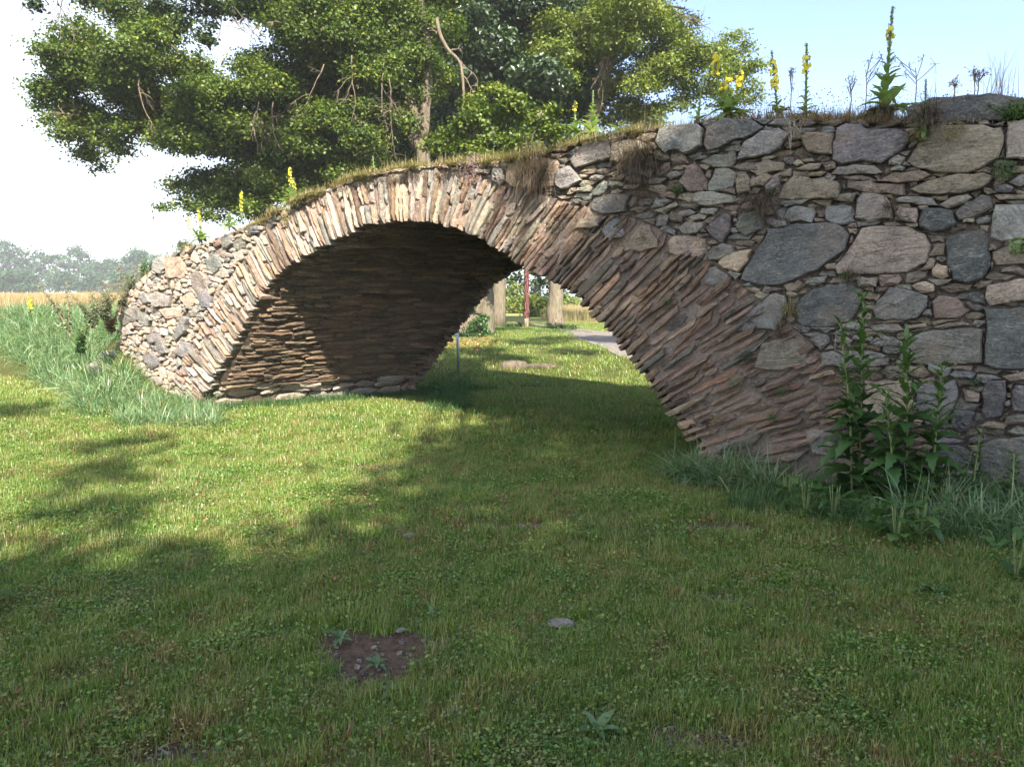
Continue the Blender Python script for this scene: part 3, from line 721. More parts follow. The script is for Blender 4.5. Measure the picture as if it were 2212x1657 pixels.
OPEN = [tuple(p) for p in inner] + [(4.1, -2), (-4.1, -2)]
RING = [tuple(p) for p in inner] + [tuple(p) for p in outer[::-1]]
in_open = pip(SG, ZG, OPEN); in_ring = pip(SG, ZG, RING)
lab = np.full(SG.shape, -1, int); lab[in_open | in_ring | (ZG > top(SG) + 0.0)] = -2
stones = []; fn = dict(c3=c3, c2=c2, c6=c6, v1=v1)
PAL = dict(g=GREY, b=BROWN, t=TAN, d=[(0.13, 0.137, 0.133), (0.16, 0.165, 0.158), (0.15, 0.148, 0.148)])
rg = rnd(23)
for line in TR.strip().splitlines():
    f_, kd, tone, *pp = line.split()
    P = np.array([on_face(*fn[f_](*map(float, q.split(',')))) for q in pp])
    c = P.mean(0); k = 0.985
    cells = pip(SG, ZG, P)
    lab[cells & ((lab == -1) | (lab == -2) & (kd == 'c') & ~in_open)] = 9999
    if f_ == 'v1': tone_pal = TAN if tone == 't' else ([(0.17, 0.165, 0.165), (0.23, 0.22, 0.21)] if tone == 'g' else PAL['d'])
    else: tone_pal = PAL[tone]
    stones.append((kd, c + (P - c) * k, pick(rg, tone_pal, 0.15)))
# seeds for the packing
free = np.argwhere(lab == -1); rg.shuffle(free); seeds = []
def zone(s, z):
    if s > 1.2: 
        if s > 6.7: return (0.20, 0.13, 0.3)
        return (0.115, 0.036, 0.12) if rg.random() < 0.75 else (0.10, 0.06, 0.3)
    return (0.10, 0.042, 0.4) if rg.random() < 0.5 else (0.125, 0.085, 0.8)
for (i, j) in free:
    s, z = SG[i, j], ZG[i, j]; a_, b_, ja = zone(s, z); th_ = rg.normal() * ja * 0.5
    ok = True; ca, sn = math.cos(th_), math.sin(th_)
    for q in seeds:
        dx = s - q[0]
        if abs(dx) > 0.45: continue
        dz = z - q[1]
        if abs(dz) > 0.3: continue
        u = (dx * q[5] + dz * q[6]) / (q[2] + a_); v = (-dx * q[6] + dz * q[5]) / (q[3] + b_)
        if u * u + v * v < 0.50: ok = False; break
    if ok: seeds.append((s, z, a_, b_, th_, ca, sn))
best = np.full(SG.shape, 1e9)
for k, (s, z, a_, b_, th_, ca, sn) in enumerate(seeds):
    i0 = max(0, int((z - 0.45 - Z0) / HS)); i1 = int((z + 0.45 - Z0) / HS); j0 = max(0, int((s - 0.6 - S0) / HS)); j1 = int((s + 0.6 - S0) / HS)
    dx = SG[i0:i1, j0:j1] - s; dz = ZG[i0:i1, j0:j1] - z
    u = (dx * ca + dz * sn) / a_; v = (-dx * sn + dz * ca) / b_
    dd = (np.abs(u) ** 5 + np.abs(v) ** 5) ** 0.2
    L_ = lab[i0:i1, j0:j1]; bb = best[i0:i1, j0:j1]
    okc = (L_ != 9999) & (L_ != -2) & (dd < bb) & (dd < 3.2)
    bb[okc] = dd[okc]; L_[okc] = k
def cell_poly(k, s, z, n=12):
    out = []
    for q in range(n):
        a = 2 * math.pi * (q + 0.3 * rg.random()) / n; ca, sn = math.cos(a), math.sin(a); r = 0.0
        while r < 0.5:
            r += 0.008; i = int((z + sn * r - Z0) / HS); j = int((s + ca * r - S0) / HS)
            if i < 0 or j < 0 or i >= lab.shape[0] or j >= lab.shape[1] or lab[i, j] != k: break
        r = max(0.012, r - 0.006 - 0.003); out.append((s + ca * r, z + sn * r))
    return np.array(out)
packing = []
for k, (s, z, a_, b_, th_, ca, sn) in enumerate(seeds):
    P = cell_poly(k, s, z)
    area = 0.5 * abs(np.sum(P[:, 0] * np.roll(P[:, 1], -1) - P[:, 1] * np.roll(P[:, 0], -1)))
    if area < 0.0006 or s < -6.2: continue
    pal = (BROWN + GREY[:2] + BROWN[:2]) if s > 1.2 else TAN + [(0.38, 0.32, 0.26)]  # left face gets paler stones, the sun on it partly put into the colour
    if s > 6.7: pal = GREY
    packing.append((area, P, th_, pick(rg, pal, 0.22), s))
packing.sort(key=lambda q: -q[0] * (1 if q[4] < 6.6 else 0.01) * (1.8 if q[4] > 2 else 1))
acc_w = Acc()
for kd, P, col in stones:
    ar = 0.5 * abs(np.sum(P[:, 0] * np.roll(P[:, 1], -1) - P[:, 1] * np.roll(P[:, 0], -1)))
    fr = rg.uniform(0.015, 0.055) + (0.02 if kd == 'c' else 0)
    put('coping_stone' if kd == 'c' else 'wall_stone', (P, fr, 0.22, ffront, rg.normal() * 0.25, col, rg), M['wall'], acc_w, rough=1.6 if ar > 0.05 else 1.0)
for ar, P, th_, col, s in packing:
    nm = 'packing_stone' if s > 1.2 else 'rubble_stone'
    put(nm, (P, rg.uniform(-0.02, 0.035), 0.12, ffront, th_, col, rg), M['slate'] if col[0] > col[2] * 1.25 else M['wall'], acc_w, size_ok=s < 6.7)
if acc_w.n: part('face_rubble', acc_w.mesh('face_rubble', M['wall'], False), bridge, False, 'stuff')
# the long slab lying back on the top at the right
P = np.array([on_face(*c3(*q), -0.12) for q in ((1462, 690), (1475, 660), (1560, 640), (1650, 610), (1850, 590), (2000, 590), (2209, 605), (2420, 620), (2440, 745), (2209, 752), (1950, 755), (1700, 768), (1500, 775), (1465, 745))])
stone_part('coping_slab', (P, -0.10, 0.9, ffront, 0.02, (0.15, 0.155, 0.155), rg), M['wall'], rough=1.8)['label'] = 'long grey slab lying on top of the wall'

# --- mortar behind the stones
def face_core(frame, name, seed):
    hs = 0.05; s_ = np.arange(-6.2, 8.0, hs); z_ = np.arange(-0.3, 3.5, hs); A, B = np.meshgrid(s_, z_)
    Bc = np.minimum(B, top(A) - 0.04)
    o = -0.040 + 0.05 * (vn(A * 12, B * 12, 1, seed, 2) - 0.5)
    nx_, ny_ = len(s_), len(z_); ii = (np.arange(ny_ - 1)[:, None] * nx_ + np.arange(nx_ - 1)[None]).ravel()
    Q = np.stack([ii, ii + 1, ii + nx_ + 1, ii + nx_], 1); ac = A.ravel()[ii] + hs / 2; bc = B.ravel()[ii] + hs / 2
    near = [tuple(p) for p in (intr(ring_t) + rdir(ring_t) * 0.12)] + [(4.3, -2), (-4.3, -2)]
    keep = ~pip(ac, bc, near) & (bc < top(ac) + 0.02)
    ac_ = Acc(); ac_.add(frame(A.ravel(), Bc.ravel(), o.ravel()) - ORG, Q[keep])
    tt = np.linspace(0, TL, 260); rr = np.linspace(0.02, 0.3, 7); T_, R_ = np.meshgrid(tt, rr); R_ = R_ * np.interp(T_, RT, np.array(RR) / .30)
    P = intr(T_.ravel()) + rdir(T_.ravel()) * R_.ravel()[:, None]
    o = -0.024 + 0.035 * (vn(P[:, 0] * 16, P[:, 1] * 16, 1, seed + 4, 2) - 0.5)
    ii = (np.arange(6)[:, None] * 260 + np.arange(259)[None]).ravel()
    ac_.add(frame(P[:, 0], np.minimum(P[:, 1], top(P[:, 0]) - 0.04), o) - ORG, np.stack([ii, ii + 1, ii + 261, ii + 260], 1))
    ob = part(name, ac_.mesh(name, M['mortar']), bridge, False); ob.data.materials.append(M['ring_mortar']); nr = 6 * 259
    mi = np.zeros(len(ob.data.polygons), np.int32); mi[-nr:] = 1; ob.data.polygons.foreach_set('material_index', mi); return ob
face_core(ffront, 'mortar', 3)
face_core(fback, 'mortar', 8)
# --- vault
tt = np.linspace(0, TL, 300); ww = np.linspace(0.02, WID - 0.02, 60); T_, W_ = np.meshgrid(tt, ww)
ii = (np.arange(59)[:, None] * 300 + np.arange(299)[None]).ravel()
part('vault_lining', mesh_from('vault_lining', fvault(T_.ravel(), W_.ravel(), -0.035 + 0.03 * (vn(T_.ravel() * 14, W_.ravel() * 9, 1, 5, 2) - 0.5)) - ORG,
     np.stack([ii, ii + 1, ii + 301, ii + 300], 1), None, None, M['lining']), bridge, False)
rg = rnd(31); vst = []; t = 0.12; acc_v = Acc(); found = []
while t < TL - 0.1:
    th = rg.uniform(0.036, 0.066); w = 0.22 + rg.uniform(-0.1, 0.05)
    if t < 0.60: th = rg.uniform(0.10, 0.15)
    while w < WID:
        ln = rg.uniform(0.18, 0.62); w2 = min(w + ln, WID + rg.uniform(-0.02, 0.04))
        vst.append((t, t + th, w, w2)); w = w2 + 0.001
    t += th
vst.sort(key=lambda q: (q[0] > 3.2) * 100 + (q[0] + 0.9 * q[2]) - 2.0 * (q[3] - q[2]))
for ta, tb, wa, wb in vst:
    if wb - wa < 0.05: continue
    wob = 0.04 * (vn(np.array([wa, (wa + wb) / 2, wb]) * 2.0, np.full(3, ta * 2.5), 1, 3) - 0.5) * 2
    g = (tb - ta) * 0.10; n4 = np.linspace(wa + 0.006, wb - 0.006, 4); e = rg.uniform(0.05, 0.45, 4) * (tb - ta)
    wv = np.interp(n4, [wa, (wa + wb) / 2, wb], wob)
    lo = [(ta + g + (e[0] if k == 0 else e[1] if k == 3 else 0) + wv[k] + rg.normal() * 0.003, n4[k]) for k in range(4)]
    hi = [(tb - g - (e[2] if k == 0 else e[3] if k == 3 else 0) + wv[k] + rg.normal() * 0.003, n4[k]) for k in range(4)]
    base = ta < 0.6
    if base and rg.random() < 0.25: continue
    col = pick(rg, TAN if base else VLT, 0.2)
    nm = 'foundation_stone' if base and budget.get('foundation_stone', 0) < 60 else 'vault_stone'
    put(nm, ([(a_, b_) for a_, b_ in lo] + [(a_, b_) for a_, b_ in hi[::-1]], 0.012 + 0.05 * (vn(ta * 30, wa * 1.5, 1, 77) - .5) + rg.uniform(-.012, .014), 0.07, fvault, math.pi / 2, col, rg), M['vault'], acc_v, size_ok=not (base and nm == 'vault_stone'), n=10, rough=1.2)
part('vault_slates', acc_v.mesh('vault_slates', M['vault'], False), bridge, False, 'stuff')
# --- far face (seen only from beyond): ring and rubble joined
acc_f = Acc(); rg = rnd(41); t = 0.3
while t < TL - 0.2:
    th = rg.uniform(0.06, 0.10); Rm = min(rmax(t), 0.7)
    pts = [intr(t + 0.006) + rdir(t) * -0.02, intr(t + 0.006) + rdir(t) * Rm, intr(t + th - 0.006) + rdir(t + th) * Rm, intr(t + th - 0.006) + rdir(t + th) * -0.02]
    W, Q, T, at = stone(pts, rg.uniform(0, 0.04), 0.2, fback, float(np.interp(t, RT, RA)), pick(rg, REDS), rg, n=8); acc_f.add(W - ORG, Q, T, **at); t += th
s = -6.6
for row in range(16):
    s = -6.8 + rg.uniform(0, .2); z = 0.0 + row * 0.21
    while s < 7.6:
        w_ = rg.uniform(0.2, 0.5); cx_ = s + w_ / 2
        if z + 0.2 < top(cx_) and not pip(np.array([s, cx_, s + w_]), np.array([z + 0.1] * 3), RING + []).any() and not pip(np.array([s, cx_, s + w_]), np.array([z + 0.1] * 3), OPEN).any():
            pts = [(s + .01, z + .01), (s + w_ - .01, z + .01), (s + w_ - .01, z + .195), (cx_, z + .2), (s + .01, z + .195)]
            W, Q, T, at = stone(pts, rg.uniform(0, 0.05), 0.1, fback, 0, pick(rg, GREY), rg, n=10); acc_f.add(W - ORG, Q, T, **at)
        s += w_
part('far_face_stones', acc_f.mesh('far_face_stones', M['wall']), bridge, False, 'stuff')
# --- earth deck
s_ = np.linspace(-6.2, 8.0, 180); w_ = np.linspace(0.0, 1.0, 24); A, B = np.meshgrid(s_, w_)
z = top(A) - 0.03 + 0.10 * np.sin(B * math.pi) ** 0.5 + 0.04 * (vn(A, B * 4, 2.2, 4, 2) - 0.5)
Vd = ORG + np.multiply.outer(A.ravel(), ES) + np.multiply.outer(z.ravel(), UP) + np.multiply.outer(B.ravel() * WID, ED)
ii = (np.arange(23)[:, None] * 180 + np.arange(179)[None]).ravel()
part('earth_deck', mesh_from('earth_deck', Vd - ORG, np.stack([ii, ii + 1, ii + 181, ii + 180], 1), None, None, M['soil']), bridge, False)
def deck_pt(s, w): return ORG + ES * s + ED * w + UP * (top(s) + 0.02)
print('stones', budget, 'seeds', len(seeds))
# ------------------------------------------------------------------ trees
def crown(clumps, rg, leaf=0.11, per=900, twig=0.28, flat=0.55, twn=24, tmean=0.42):
    """clumps: (x,y,z,r). Leaves hang in twigs spread through each clump, thickest towards its skin."""
    A_ = Acc()
    for (x, y, z, r) in clumps:
        nt = max(4, int(per * r * r / twn)); d = rg.normal(size=(nt, 3)); d /= np.linalg.norm(d, axis=1)[:, None]
        rad = r * rg.random(nt) ** 0.38
        c = np.array([x, y, z]) + d * rad[:, None] * np.array([1.12, 1.12, 0.52]) - UP * (np.hypot(d[:, 0], d[:, 1]) * rad)[:, None] * .22
        tb = np.clip(tmean + rg.normal(size=nt) * 0.17, 0, 0.9)
        tw = twig * (0.7 + 0.6 * rg.random(nt))
        P = np.repeat(c, twn, 0) + rg.normal(size=(nt * twn, 3)) * np.repeat(tw, twn)[:, None] * np.array([1, 1, flat]) * 0.6
        out = np.repeat(d, twn, 0); N = out * 0.5 + rg.normal(size=P.shape) * 0.55 + np.array([0, 0, 0.75])
        tn = np.clip(np.repeat(tb, twn) + rg.normal(size=len(P)) * 0.13, 0, 0.92); tn[rg.random(len(P)) < 0.008] = 1.0
        V, Q, tt = leaves(P, N, leaf * (0.7 + 0.6 * rg.random(len(P))), tn, rg); A_.add(V, Q, None, tint=tt)
    return A_
def limbs(paths, rough=0.12, n=9, seed=0):
    A_ = Acc()
    for k, (pts, radii) in enumerate(paths):
        m_ = max(6, len(pts) * 4); P = spline(pts, m_); r = np.interp(np.linspace(0, 1, m_), np.linspace(0, 1, len(radii)), radii)
        P[1:-1] += rnd(seed + k).normal(size=(m_ - 2, 3)) * r[1:-1, None] * 0.07
        V, Q, T = tube(P, r, n, True, rough, seed + k); A_.add(V, Q, T)
    return A_
def px_clumps(tab, D, rg, dj=1.2, back=None):
    out = []
    for q in tab:
        x, y, r = q[:3]; d = D + (q[3] if len(q) > 3 else 0) + rg.uniform(-dj, dj)
        p = at_y(x, y, d); R_ = r * d / F
        for j in range(3):
            o = rg.normal(size=3) * R_ * 0.45; out.append((p[0] + o[0], p[1] + o[1] * 1.5, p[2] + o[2] * 0.9, R_ * 0.70))
    return out
def tree(name, label, base, trunk, clumps, rg, mat, bark='bark', cat='tree', group=None, twigs=None, **k):
    o = thing(name, label, cat, tuple(base), group); B = np.asarray(base, float)
    part('trunk', Acc_shift(limbs(trunk, seed=int(abs(base[0] * 13)) + 3), B).mesh('trunk', M[bark]), o, False)
    part('crown', Acc_shift(crown(clumps, rg, **k), B).mesh('crown', M[mat], False), o, False)
    for w_ in (twigs or []): part('bare_twig', Acc_shift(w_, B).mesh('bare_twig', M['twig']), o, False)
    return o
def Acc_shift(a, B):
    a.V = [v - B for v in a.V]; return a
def bare_twig(A_, p0, d0, L, r, rg, depth=2, droop=-0.25):
    n = 7; P = [np.array(p0, float)]; d = np.array(d0, float); d /= np.linalg.norm(d)
    for i in range(n):
        d = d + rg.normal(size=3) * 0.22 + np.array([0, 0, droop * 0.3]); d /= np.linalg.norm(d); P.append(P[-1] + d * L / n)
    V, Q, T = tube(P, np.linspace(r, r * 0.3, n + 1), 5, False, 0.1, int(rg.integers(9999))); A_.add(V, Q, T)
    if depth > 0:
        for k in range(4):
            i = int(rg.integers(1, n)); dd = d + rg.normal(size=3) * 0.8; bare_twig(A_, P[i], dd, L * rg.uniform(.3, .6), r * 0.55, rg, depth - 1, droop)

rg = rnd(101)
D1 = 24.0
T1 = [(900, 60, 80), (890, 130, 60), (880, 200, 50), (840, 250, 60), (760, 220, 80), (680, 300, 80), (600, 180, 80), (520, 250, 70), (450, 280, 60), (300, 160, 60), (280, 250, 40), (930, 20, 60), (620, 380, 60), (700, 110, 80), (150, 230, 45), (160, 280, 30), (745, 60, 80), (660, 20, 80), (135, 175, 55), (110, 215, 35), (175, 130, 60), (240, 120, 80), (190, 200, 60), (270, 190, 70), (200, 260, 45), (330, 130, 80), (330, 210, 80), (250, 40, 45), (310, 55, 55), (370, 60, 50, 1),
      (210, 300, 42), (190, 345, 22), (260, 290, 35), (400, 180, 75), (470, 190, 75), (400, 250, 60), (480, 260, 75), (560, 200, 80), (430, 310, 60), (500, 330, 70), (380, 300, 35),
      (560, 290, 85), (640, 240, 90), (620, 330, 75), (470, 390, 55), (410, 400, 40), (390, 440, 22), (440, 450, 28), (540, 390, 55), (520, 440, 30), (600, 60, 85), (640, 130, 90), (580, 20, 60), (700, 60, 90), (720, 160, 90),
      (720, 260, 90), (700, 340, 70), (790, 90, 95), (800, 200, 90), (800, 300, 60), (780, 20, 90), (650, 395, 45), (720, 385, 25), (860, 100, 75), (870, 30, 80), (590, 420, 25), (750, 330, 45), (330, 10, 35), (520, 120, 30)]
W1 = at_y(930, 640, D1)
tw = []; rt = rnd(5)
def newt(l): l.append(Acc()); return l[-1]
for (x, y, dx, dz, L) in ((760, 120, .2, -1, 1.9), (830, 130, .3, -1, 2.2), (700, 140, -.3, -1, 1.6), (300, 170, .1, -1, 1.4), (560, 220, -.4, -1, 1.6), (590, 220, -.1, -1, 1.5), (610, 50, -.8, .2, 1.2), (840, 170, .4, -1, 2.0), (170, 250, -.4, .1, .9), (500, 40, .5, -.5, .8)):
    p = at_y(x, y, D1 - 1.9); bare_twig(newt(tw), p, (dx, -.1, dz), L, 0.022, rt, 2)
# the bare broken limb hanging in front of the dark centre
V, Q, T = tube(spline([at_y(*p, D1 - 1.6) for p in ((943, 40), (950, 75), (968, 110), (995, 132), (1000, 170), (1003, 220), (998, 260), (1020, 275), (1040, 290))], 34), np.linspace(0.055, 0.022, 34), 7, False, 0.25, 3); limb = newt(tw); limb.add(V, Q, T)
for (x, y, dx, dz, L) in ((968, 110, 1, .3, .5), (995, 132, 1, -.9, 1.0), (1000, 165, .8, -.5, .6), (950, 70, -1, .2, .4), (998, 260, -.6, -.8, .7), (1020, 275, .5, -1, .7)):
    bare_twig(limb, at_y(x, y, D1 - 1.6), (dx, 0, dz), L, 0.02, rt, 1)
tree('linden_tree', 'broad old linden leaning left over the bridge with drooping bare twigs', (W1[0], D1, float(gz(W1[0], D1))),
     [([(W1[0], D1, 0), at_y(915, 340, D1), at_y(900, 250, D1), at_y(870, 180, D1), at_y(840, 60, D1), at_y(820, -60, D1)], [.36, .27, .22, .17, .12, .06]),
      ([at_y(905, 320, D1), at_y(858, 235, D1), at_y(800, 160, D1), at_y(700, 120, D1)], [.17, .14, .09, .04]),
      ([at_y(912, 300, D1), at_y(925, 200, D1), at_y(925, 90, D1), at_y(900, -40, D1)], [.18, .15, .12, .06]),
      ([at_y(860, 400, D1 + 1), at_y(800, 310, D1), at_y(650, 260, D1), at_y(420, 230, D1), at_y(230, 200, D1)], [.20, .16, .12, .08, .03]),
      ([at_y(800, 360, D1), at_y(690, 330, D1), at_y(560, 330, D1), at_y(450, 430, D1)], [.15, .12, .08, .03]),
      ([at_y(640, 262, D1), at_y(480, 180, D1), at_y(330, 70, D1)], [.10, .07, .03]),
      ([at_y(330, 215, D1), at_y(280, 300, D1), at_y(205, 350, D1)], [.05, .04, .015])],
     px_clumps(T1, D1, rg), rg, 'linden', twigs=tw, leaf=0.105, per=3900, twig=.28)
# dark inner mass: the middle trees, their own shade painted in by darker leaves
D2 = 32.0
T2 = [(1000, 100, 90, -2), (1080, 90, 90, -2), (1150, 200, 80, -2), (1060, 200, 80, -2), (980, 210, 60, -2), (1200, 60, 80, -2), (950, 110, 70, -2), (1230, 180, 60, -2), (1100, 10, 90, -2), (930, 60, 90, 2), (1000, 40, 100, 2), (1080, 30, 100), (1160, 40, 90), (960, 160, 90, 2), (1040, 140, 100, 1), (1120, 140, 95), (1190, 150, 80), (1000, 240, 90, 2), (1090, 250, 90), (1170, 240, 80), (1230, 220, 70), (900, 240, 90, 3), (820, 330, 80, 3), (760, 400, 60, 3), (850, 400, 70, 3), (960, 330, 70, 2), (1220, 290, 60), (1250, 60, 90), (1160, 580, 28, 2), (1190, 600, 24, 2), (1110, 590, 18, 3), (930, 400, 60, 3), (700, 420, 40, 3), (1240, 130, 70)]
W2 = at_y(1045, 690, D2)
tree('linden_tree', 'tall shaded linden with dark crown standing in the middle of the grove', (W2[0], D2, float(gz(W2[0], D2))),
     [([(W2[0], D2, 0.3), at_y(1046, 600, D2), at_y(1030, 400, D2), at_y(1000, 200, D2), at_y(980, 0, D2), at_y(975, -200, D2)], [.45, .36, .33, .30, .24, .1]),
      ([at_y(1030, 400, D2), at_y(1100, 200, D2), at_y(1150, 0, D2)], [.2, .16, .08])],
     px_clumps(T2, D2, rg, 1.6), rg, 'dark_or_shaded_leaf', leaf=0.19, per=1400, twig=0.4)
D3 = 30.0
T3 = [(1300, 40, 85), (1290, 110, 80), (1360, 40, 85), (1370, 110, 75), (1430, 90, 60), (1440, 30, 70, 2), (1500, 100, 52), (1480, 150, 50), (1550, 110, 45), (1590, 100, 36), (1555, 170, 42), (1612, 150, 30), (1620, 190, 24), (1500, 205, 34), (1560, 215, 28), (1420, 170, 50), (1450, 220, 36), (1330, 180, 60), (1270, 180, 55), (1200, 100, 60, -1), (1210, 50, 60, -1), (1380, 230, 45), (1410, 250, 32), (1340, 245, 45), (1630, 210, 18), (1585, 75, 22), (1480, 60, 30)]
W3 = at_y(1200, 700, D3)
tw3 = []
for (x, y, dx, dz, L) in ((1405, 20, 1, .1, 2.0), (1460, 30, 1, -.4, 1.4), (1310, 110, -.6, -1, 1.5), (1320, 105, -.3, -1, 1.6)):
    bare_twig(newt(tw3), at_y(x, y, D3 - 1.5), (dx, 0, dz), L, 0.025, rt, 2)
tree('linden_tree', 'sunlit yellow-green linden behind the bridge crown with pale mottled trunk', (W3[0], D3, float(gz(W3[0], D3))),
     [([(W3[0] - .02, D3, 0.25), at_y(1199, 660, D3), at_y(1198, 610, D3), at_y(1202, 540, D3), at_y(1230, 420, D3), at_y(1275, 280, D3), at_y(1300, 170, D3), at_y(1310, 60, D3), at_y(1320, -80, D3)], [.36, .26, .245, .24, .24, .22, .19, .14, .06]),
      ([at_y(1300, 180, D3), at_y(1370, 170, D3), at_y(1450, 160, D3), at_y(1560, 130, D3)], [.12, .09, .06, .02]),
      ([at_y(1290, 230, D3), at_y(1350, 60, D3), at_y(1420, 8, D3), at_y(1480, 20, D3)], [.14, .11, .07, .03])],
     px_clumps(T3, D3, rg, 1.0), rg, 'linden_sunlit', 'bark_pale', twigs=tw3, leaf=0.12, per=2000)
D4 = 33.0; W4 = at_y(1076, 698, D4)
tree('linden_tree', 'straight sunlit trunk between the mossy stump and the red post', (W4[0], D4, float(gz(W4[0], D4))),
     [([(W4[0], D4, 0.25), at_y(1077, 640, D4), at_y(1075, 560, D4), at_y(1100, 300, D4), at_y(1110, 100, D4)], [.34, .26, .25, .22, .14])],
     px_clumps([(1100, 120, 90, 1), (1050, 60, 90, 1), (1160, 90, 80, 1), (1130, 30, 80, 1), (1010, 10, 80, 1)], D4, rg), rg, 'dark_or_shaded_leaf', 'bark_pale', leaf=0.17, per=900, twig=0.4)
D5 = 25.5; W5 = at_y(1028, 726, D5)
s5 = thing('tree_stump', 'broad mossy stump with leafy sprouts beside the sunlit trunk', 'stump', (W5[0], D5, float(gz(W5[0], D5))))
B5 = np.array(s5.location)
part('trunk', Acc_shift(limbs([([at_y(1020, 730, D5), at_y(1022, 690, D5), at_y(1032, 640, D5), at_y(1046, 590, D5)], [.55, .42, .33, .26]), ([at_y(1045, 725, D5), at_y(1050, 660, D5), at_y(1048, 600, D5)], [.3, .22, .18])], 0.3, 12, 9), B5).mesh('trunk', M['bark_pale']), s5, False)
part('sprouts', Acc_shift(crown(px_clumps([(1040, 700, 20, -.7), (1025, 718, 16, -.9), (1055, 715, 15, -.8), (1000, 722, 14, -.8), (1045, 680, 14, -.7), (1020, 665, 9, -.5)], D5, rg, .1), rg, leaf=0.10, per=900, twig=.12), B5).mesh('sprouts', M['herb'], False), s5, False)
for k_, (bx_, by_, D_, rr_, lb_) in enumerate(((1216, 716, 29.0, 22, 'dark leafy suckers round the foot of the pale mottled trunk'), (1112, 704, 31.5, 15, 'low dark herbs between the straight trunk and the red post'), (1012, 722, 23.5, 18, 'dark bush in front of the mossy stump'), (942, 838, 13.4, 26, 'dark low plants at the far foot of the vault'))):
    pp_ = at_y(bx_, by_, D_); g_ = float(gz(pp_[0], D_)); ob_ = thing('bush', lb_, 'bush', (pp_[0], D_, g_)); Bb = np.array((pp_[0], D_, g_)); R_ = rr_ * D_ / F
    cl_ = [(pp_[0] + rg.normal() * R_ * .7, D_ + rg.normal() * R_ * .3, g_ + R_ * rg.uniform(.15, .5), R_ * .42) for _ in range(9)]
    part('leaf_mass', Acc_shift(crown(cl_, rg, leaf=.07, per=2600, twig=.1), Bb).mesh('leaf_mass', M['dark_or_shaded_leaf' if k_ < 3 else 'herb'], False), ob_, False)['kind'] = 'stuff'
    st_ = Acc()
    for c_ in cl_[:5]:
        V, Q, T = tube([(pp_[0], D_, g_ - .05), c_[:3]], [.014, .005], 5, False); st_.add(V, Q, T)
    part('stems', Acc_shift(st_, Bb).mesh('stems', M['bark']), ob_, False)
# undergrowth tree low behind the bridge crown
D6 = 21.0; W6 = at_y(1080, 650, D6)
W6 = at_y(870, 650, D6)
tree('young_linden', 'low leafy young linden rising just behind the bridge crown', (W6[0], D6, float(gz(W6[0], D6))),
     [([(W6[0], D6, 0.2), at_y(930, 480, D6), at_y(1040, 400, D6), at_y(1090, 330, D6), at_y(1050, 250, D6)], [.09, .07, .05, .02]), ([at_y(1100, 380, D6), at_y(1150, 300, D6), at_y(1170, 240, D6)], [.05, .04, .02])],
     px_clumps([(1040, 225, 34), (1080, 215, 36), (1130, 235, 36), (1170, 250, 30), (1000, 280, 34), (1050, 280, 45), (1110, 290, 48), (1170, 290, 36), (960, 300, 28), (940, 325, 24), (1010, 325, 40), (1080, 330, 40), (1200, 270, 20), (1150, 330, 30)], D6, rg, .5), rg, 'linden', leaf=0.11, per=3400, twig=.2, tmean=.5)
D7 = 27.0; W7 = at_y(820, 650, D7)
tree('linden_tree', 'twin-stemmed dark tree low behind the left half of the bridge', (W7[0], D7, float(gz(W7[0], D7))),
     [([(W7[0], D7, 0.3), at_y(825, 350, D7), at_y(800, 260, D7), at_y(760, 200, D7)], [.2, .13, .1, .05]), ([at_y(850, 380, D7), at_y(770, 320, D7), at_y(690, 280, D7)], [.12, .1, .06])],
     px_clumps([(560, 440, 40), (660, 430, 30), (780, 300, 60), (860, 330, 50), (880, 290, 50), (600, 300, 50), (700, 300, 60), (640, 390, 50), (700, 370, 60), (760, 350, 60), (820, 380, 50), (690, 420, 35), (760, 400, 40), (560, 400, 45), (500, 420, 40), (600, 340, 60), (480, 455, 22), (430, 425, 26), (620, 425, 22)], D7, rg, .8), rg, 'linden', leaf=0.12, per=2000, tmean=.2)
# high twigs entering at the top edge
D8 = 19.0
for (lab_, tb, wx) in (('dark leafy branch tip hanging in at the top above the left crown', [(430, 20, 30), (445, 60, 26), (455, 90, 20), (470, 30, 18)], 440), ('dark hanging spray of leaves beside the gap of white sky', [(350, 20, 28), (330, 5, 25), (480, -10, 30), (600, -20, 30)], 350), ('sparse bare twig with few leaves high at the left', [(70, -4, 12), (50, 4, 8), (180, -8, 20)], 70)):
    pass
T8 = [(430, 20, 24), (445, 60, 20), (455, 95, 14), (470, 20, 14), (350, 20, 24), (395, 30, 18), (330, -5, 25), (480, -20, 30), (600, -30, 30), (70, -2, 12), (180, -8, 20), (420, -40, 60), (300, -40, 60), (560, -50, 60), (110, -40, 40)]
W8 = np.array([-25.0, 30.0, 1.0]); tw8 = []
for (x, y, dx, dz, L) in ((120, -10, .3, -1, 1.1), (140, -10, -.3, -1, 1.0), (470, 10, .4, -1, 1.2), (500, 10, .6, -.8, 1.2), (90, -10, -.8, -.3, .8)):
    bare_twig(newt(tw8), at_y(x, y, D8), (dx, 0, dz), L, 0.012, rt, 2)
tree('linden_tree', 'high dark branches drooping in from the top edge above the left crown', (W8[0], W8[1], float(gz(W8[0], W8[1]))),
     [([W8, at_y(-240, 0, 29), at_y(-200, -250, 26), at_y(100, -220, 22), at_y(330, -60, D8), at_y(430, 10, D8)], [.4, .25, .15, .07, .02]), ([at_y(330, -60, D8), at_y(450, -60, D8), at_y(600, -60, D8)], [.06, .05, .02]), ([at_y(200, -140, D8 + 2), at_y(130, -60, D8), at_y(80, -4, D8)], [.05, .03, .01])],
     px_clumps(T8, D8, rg, .5), rg, 'dark_or_shaded_leaf', twigs=tw8, leaf=0.10, per=1900, twig=.18)

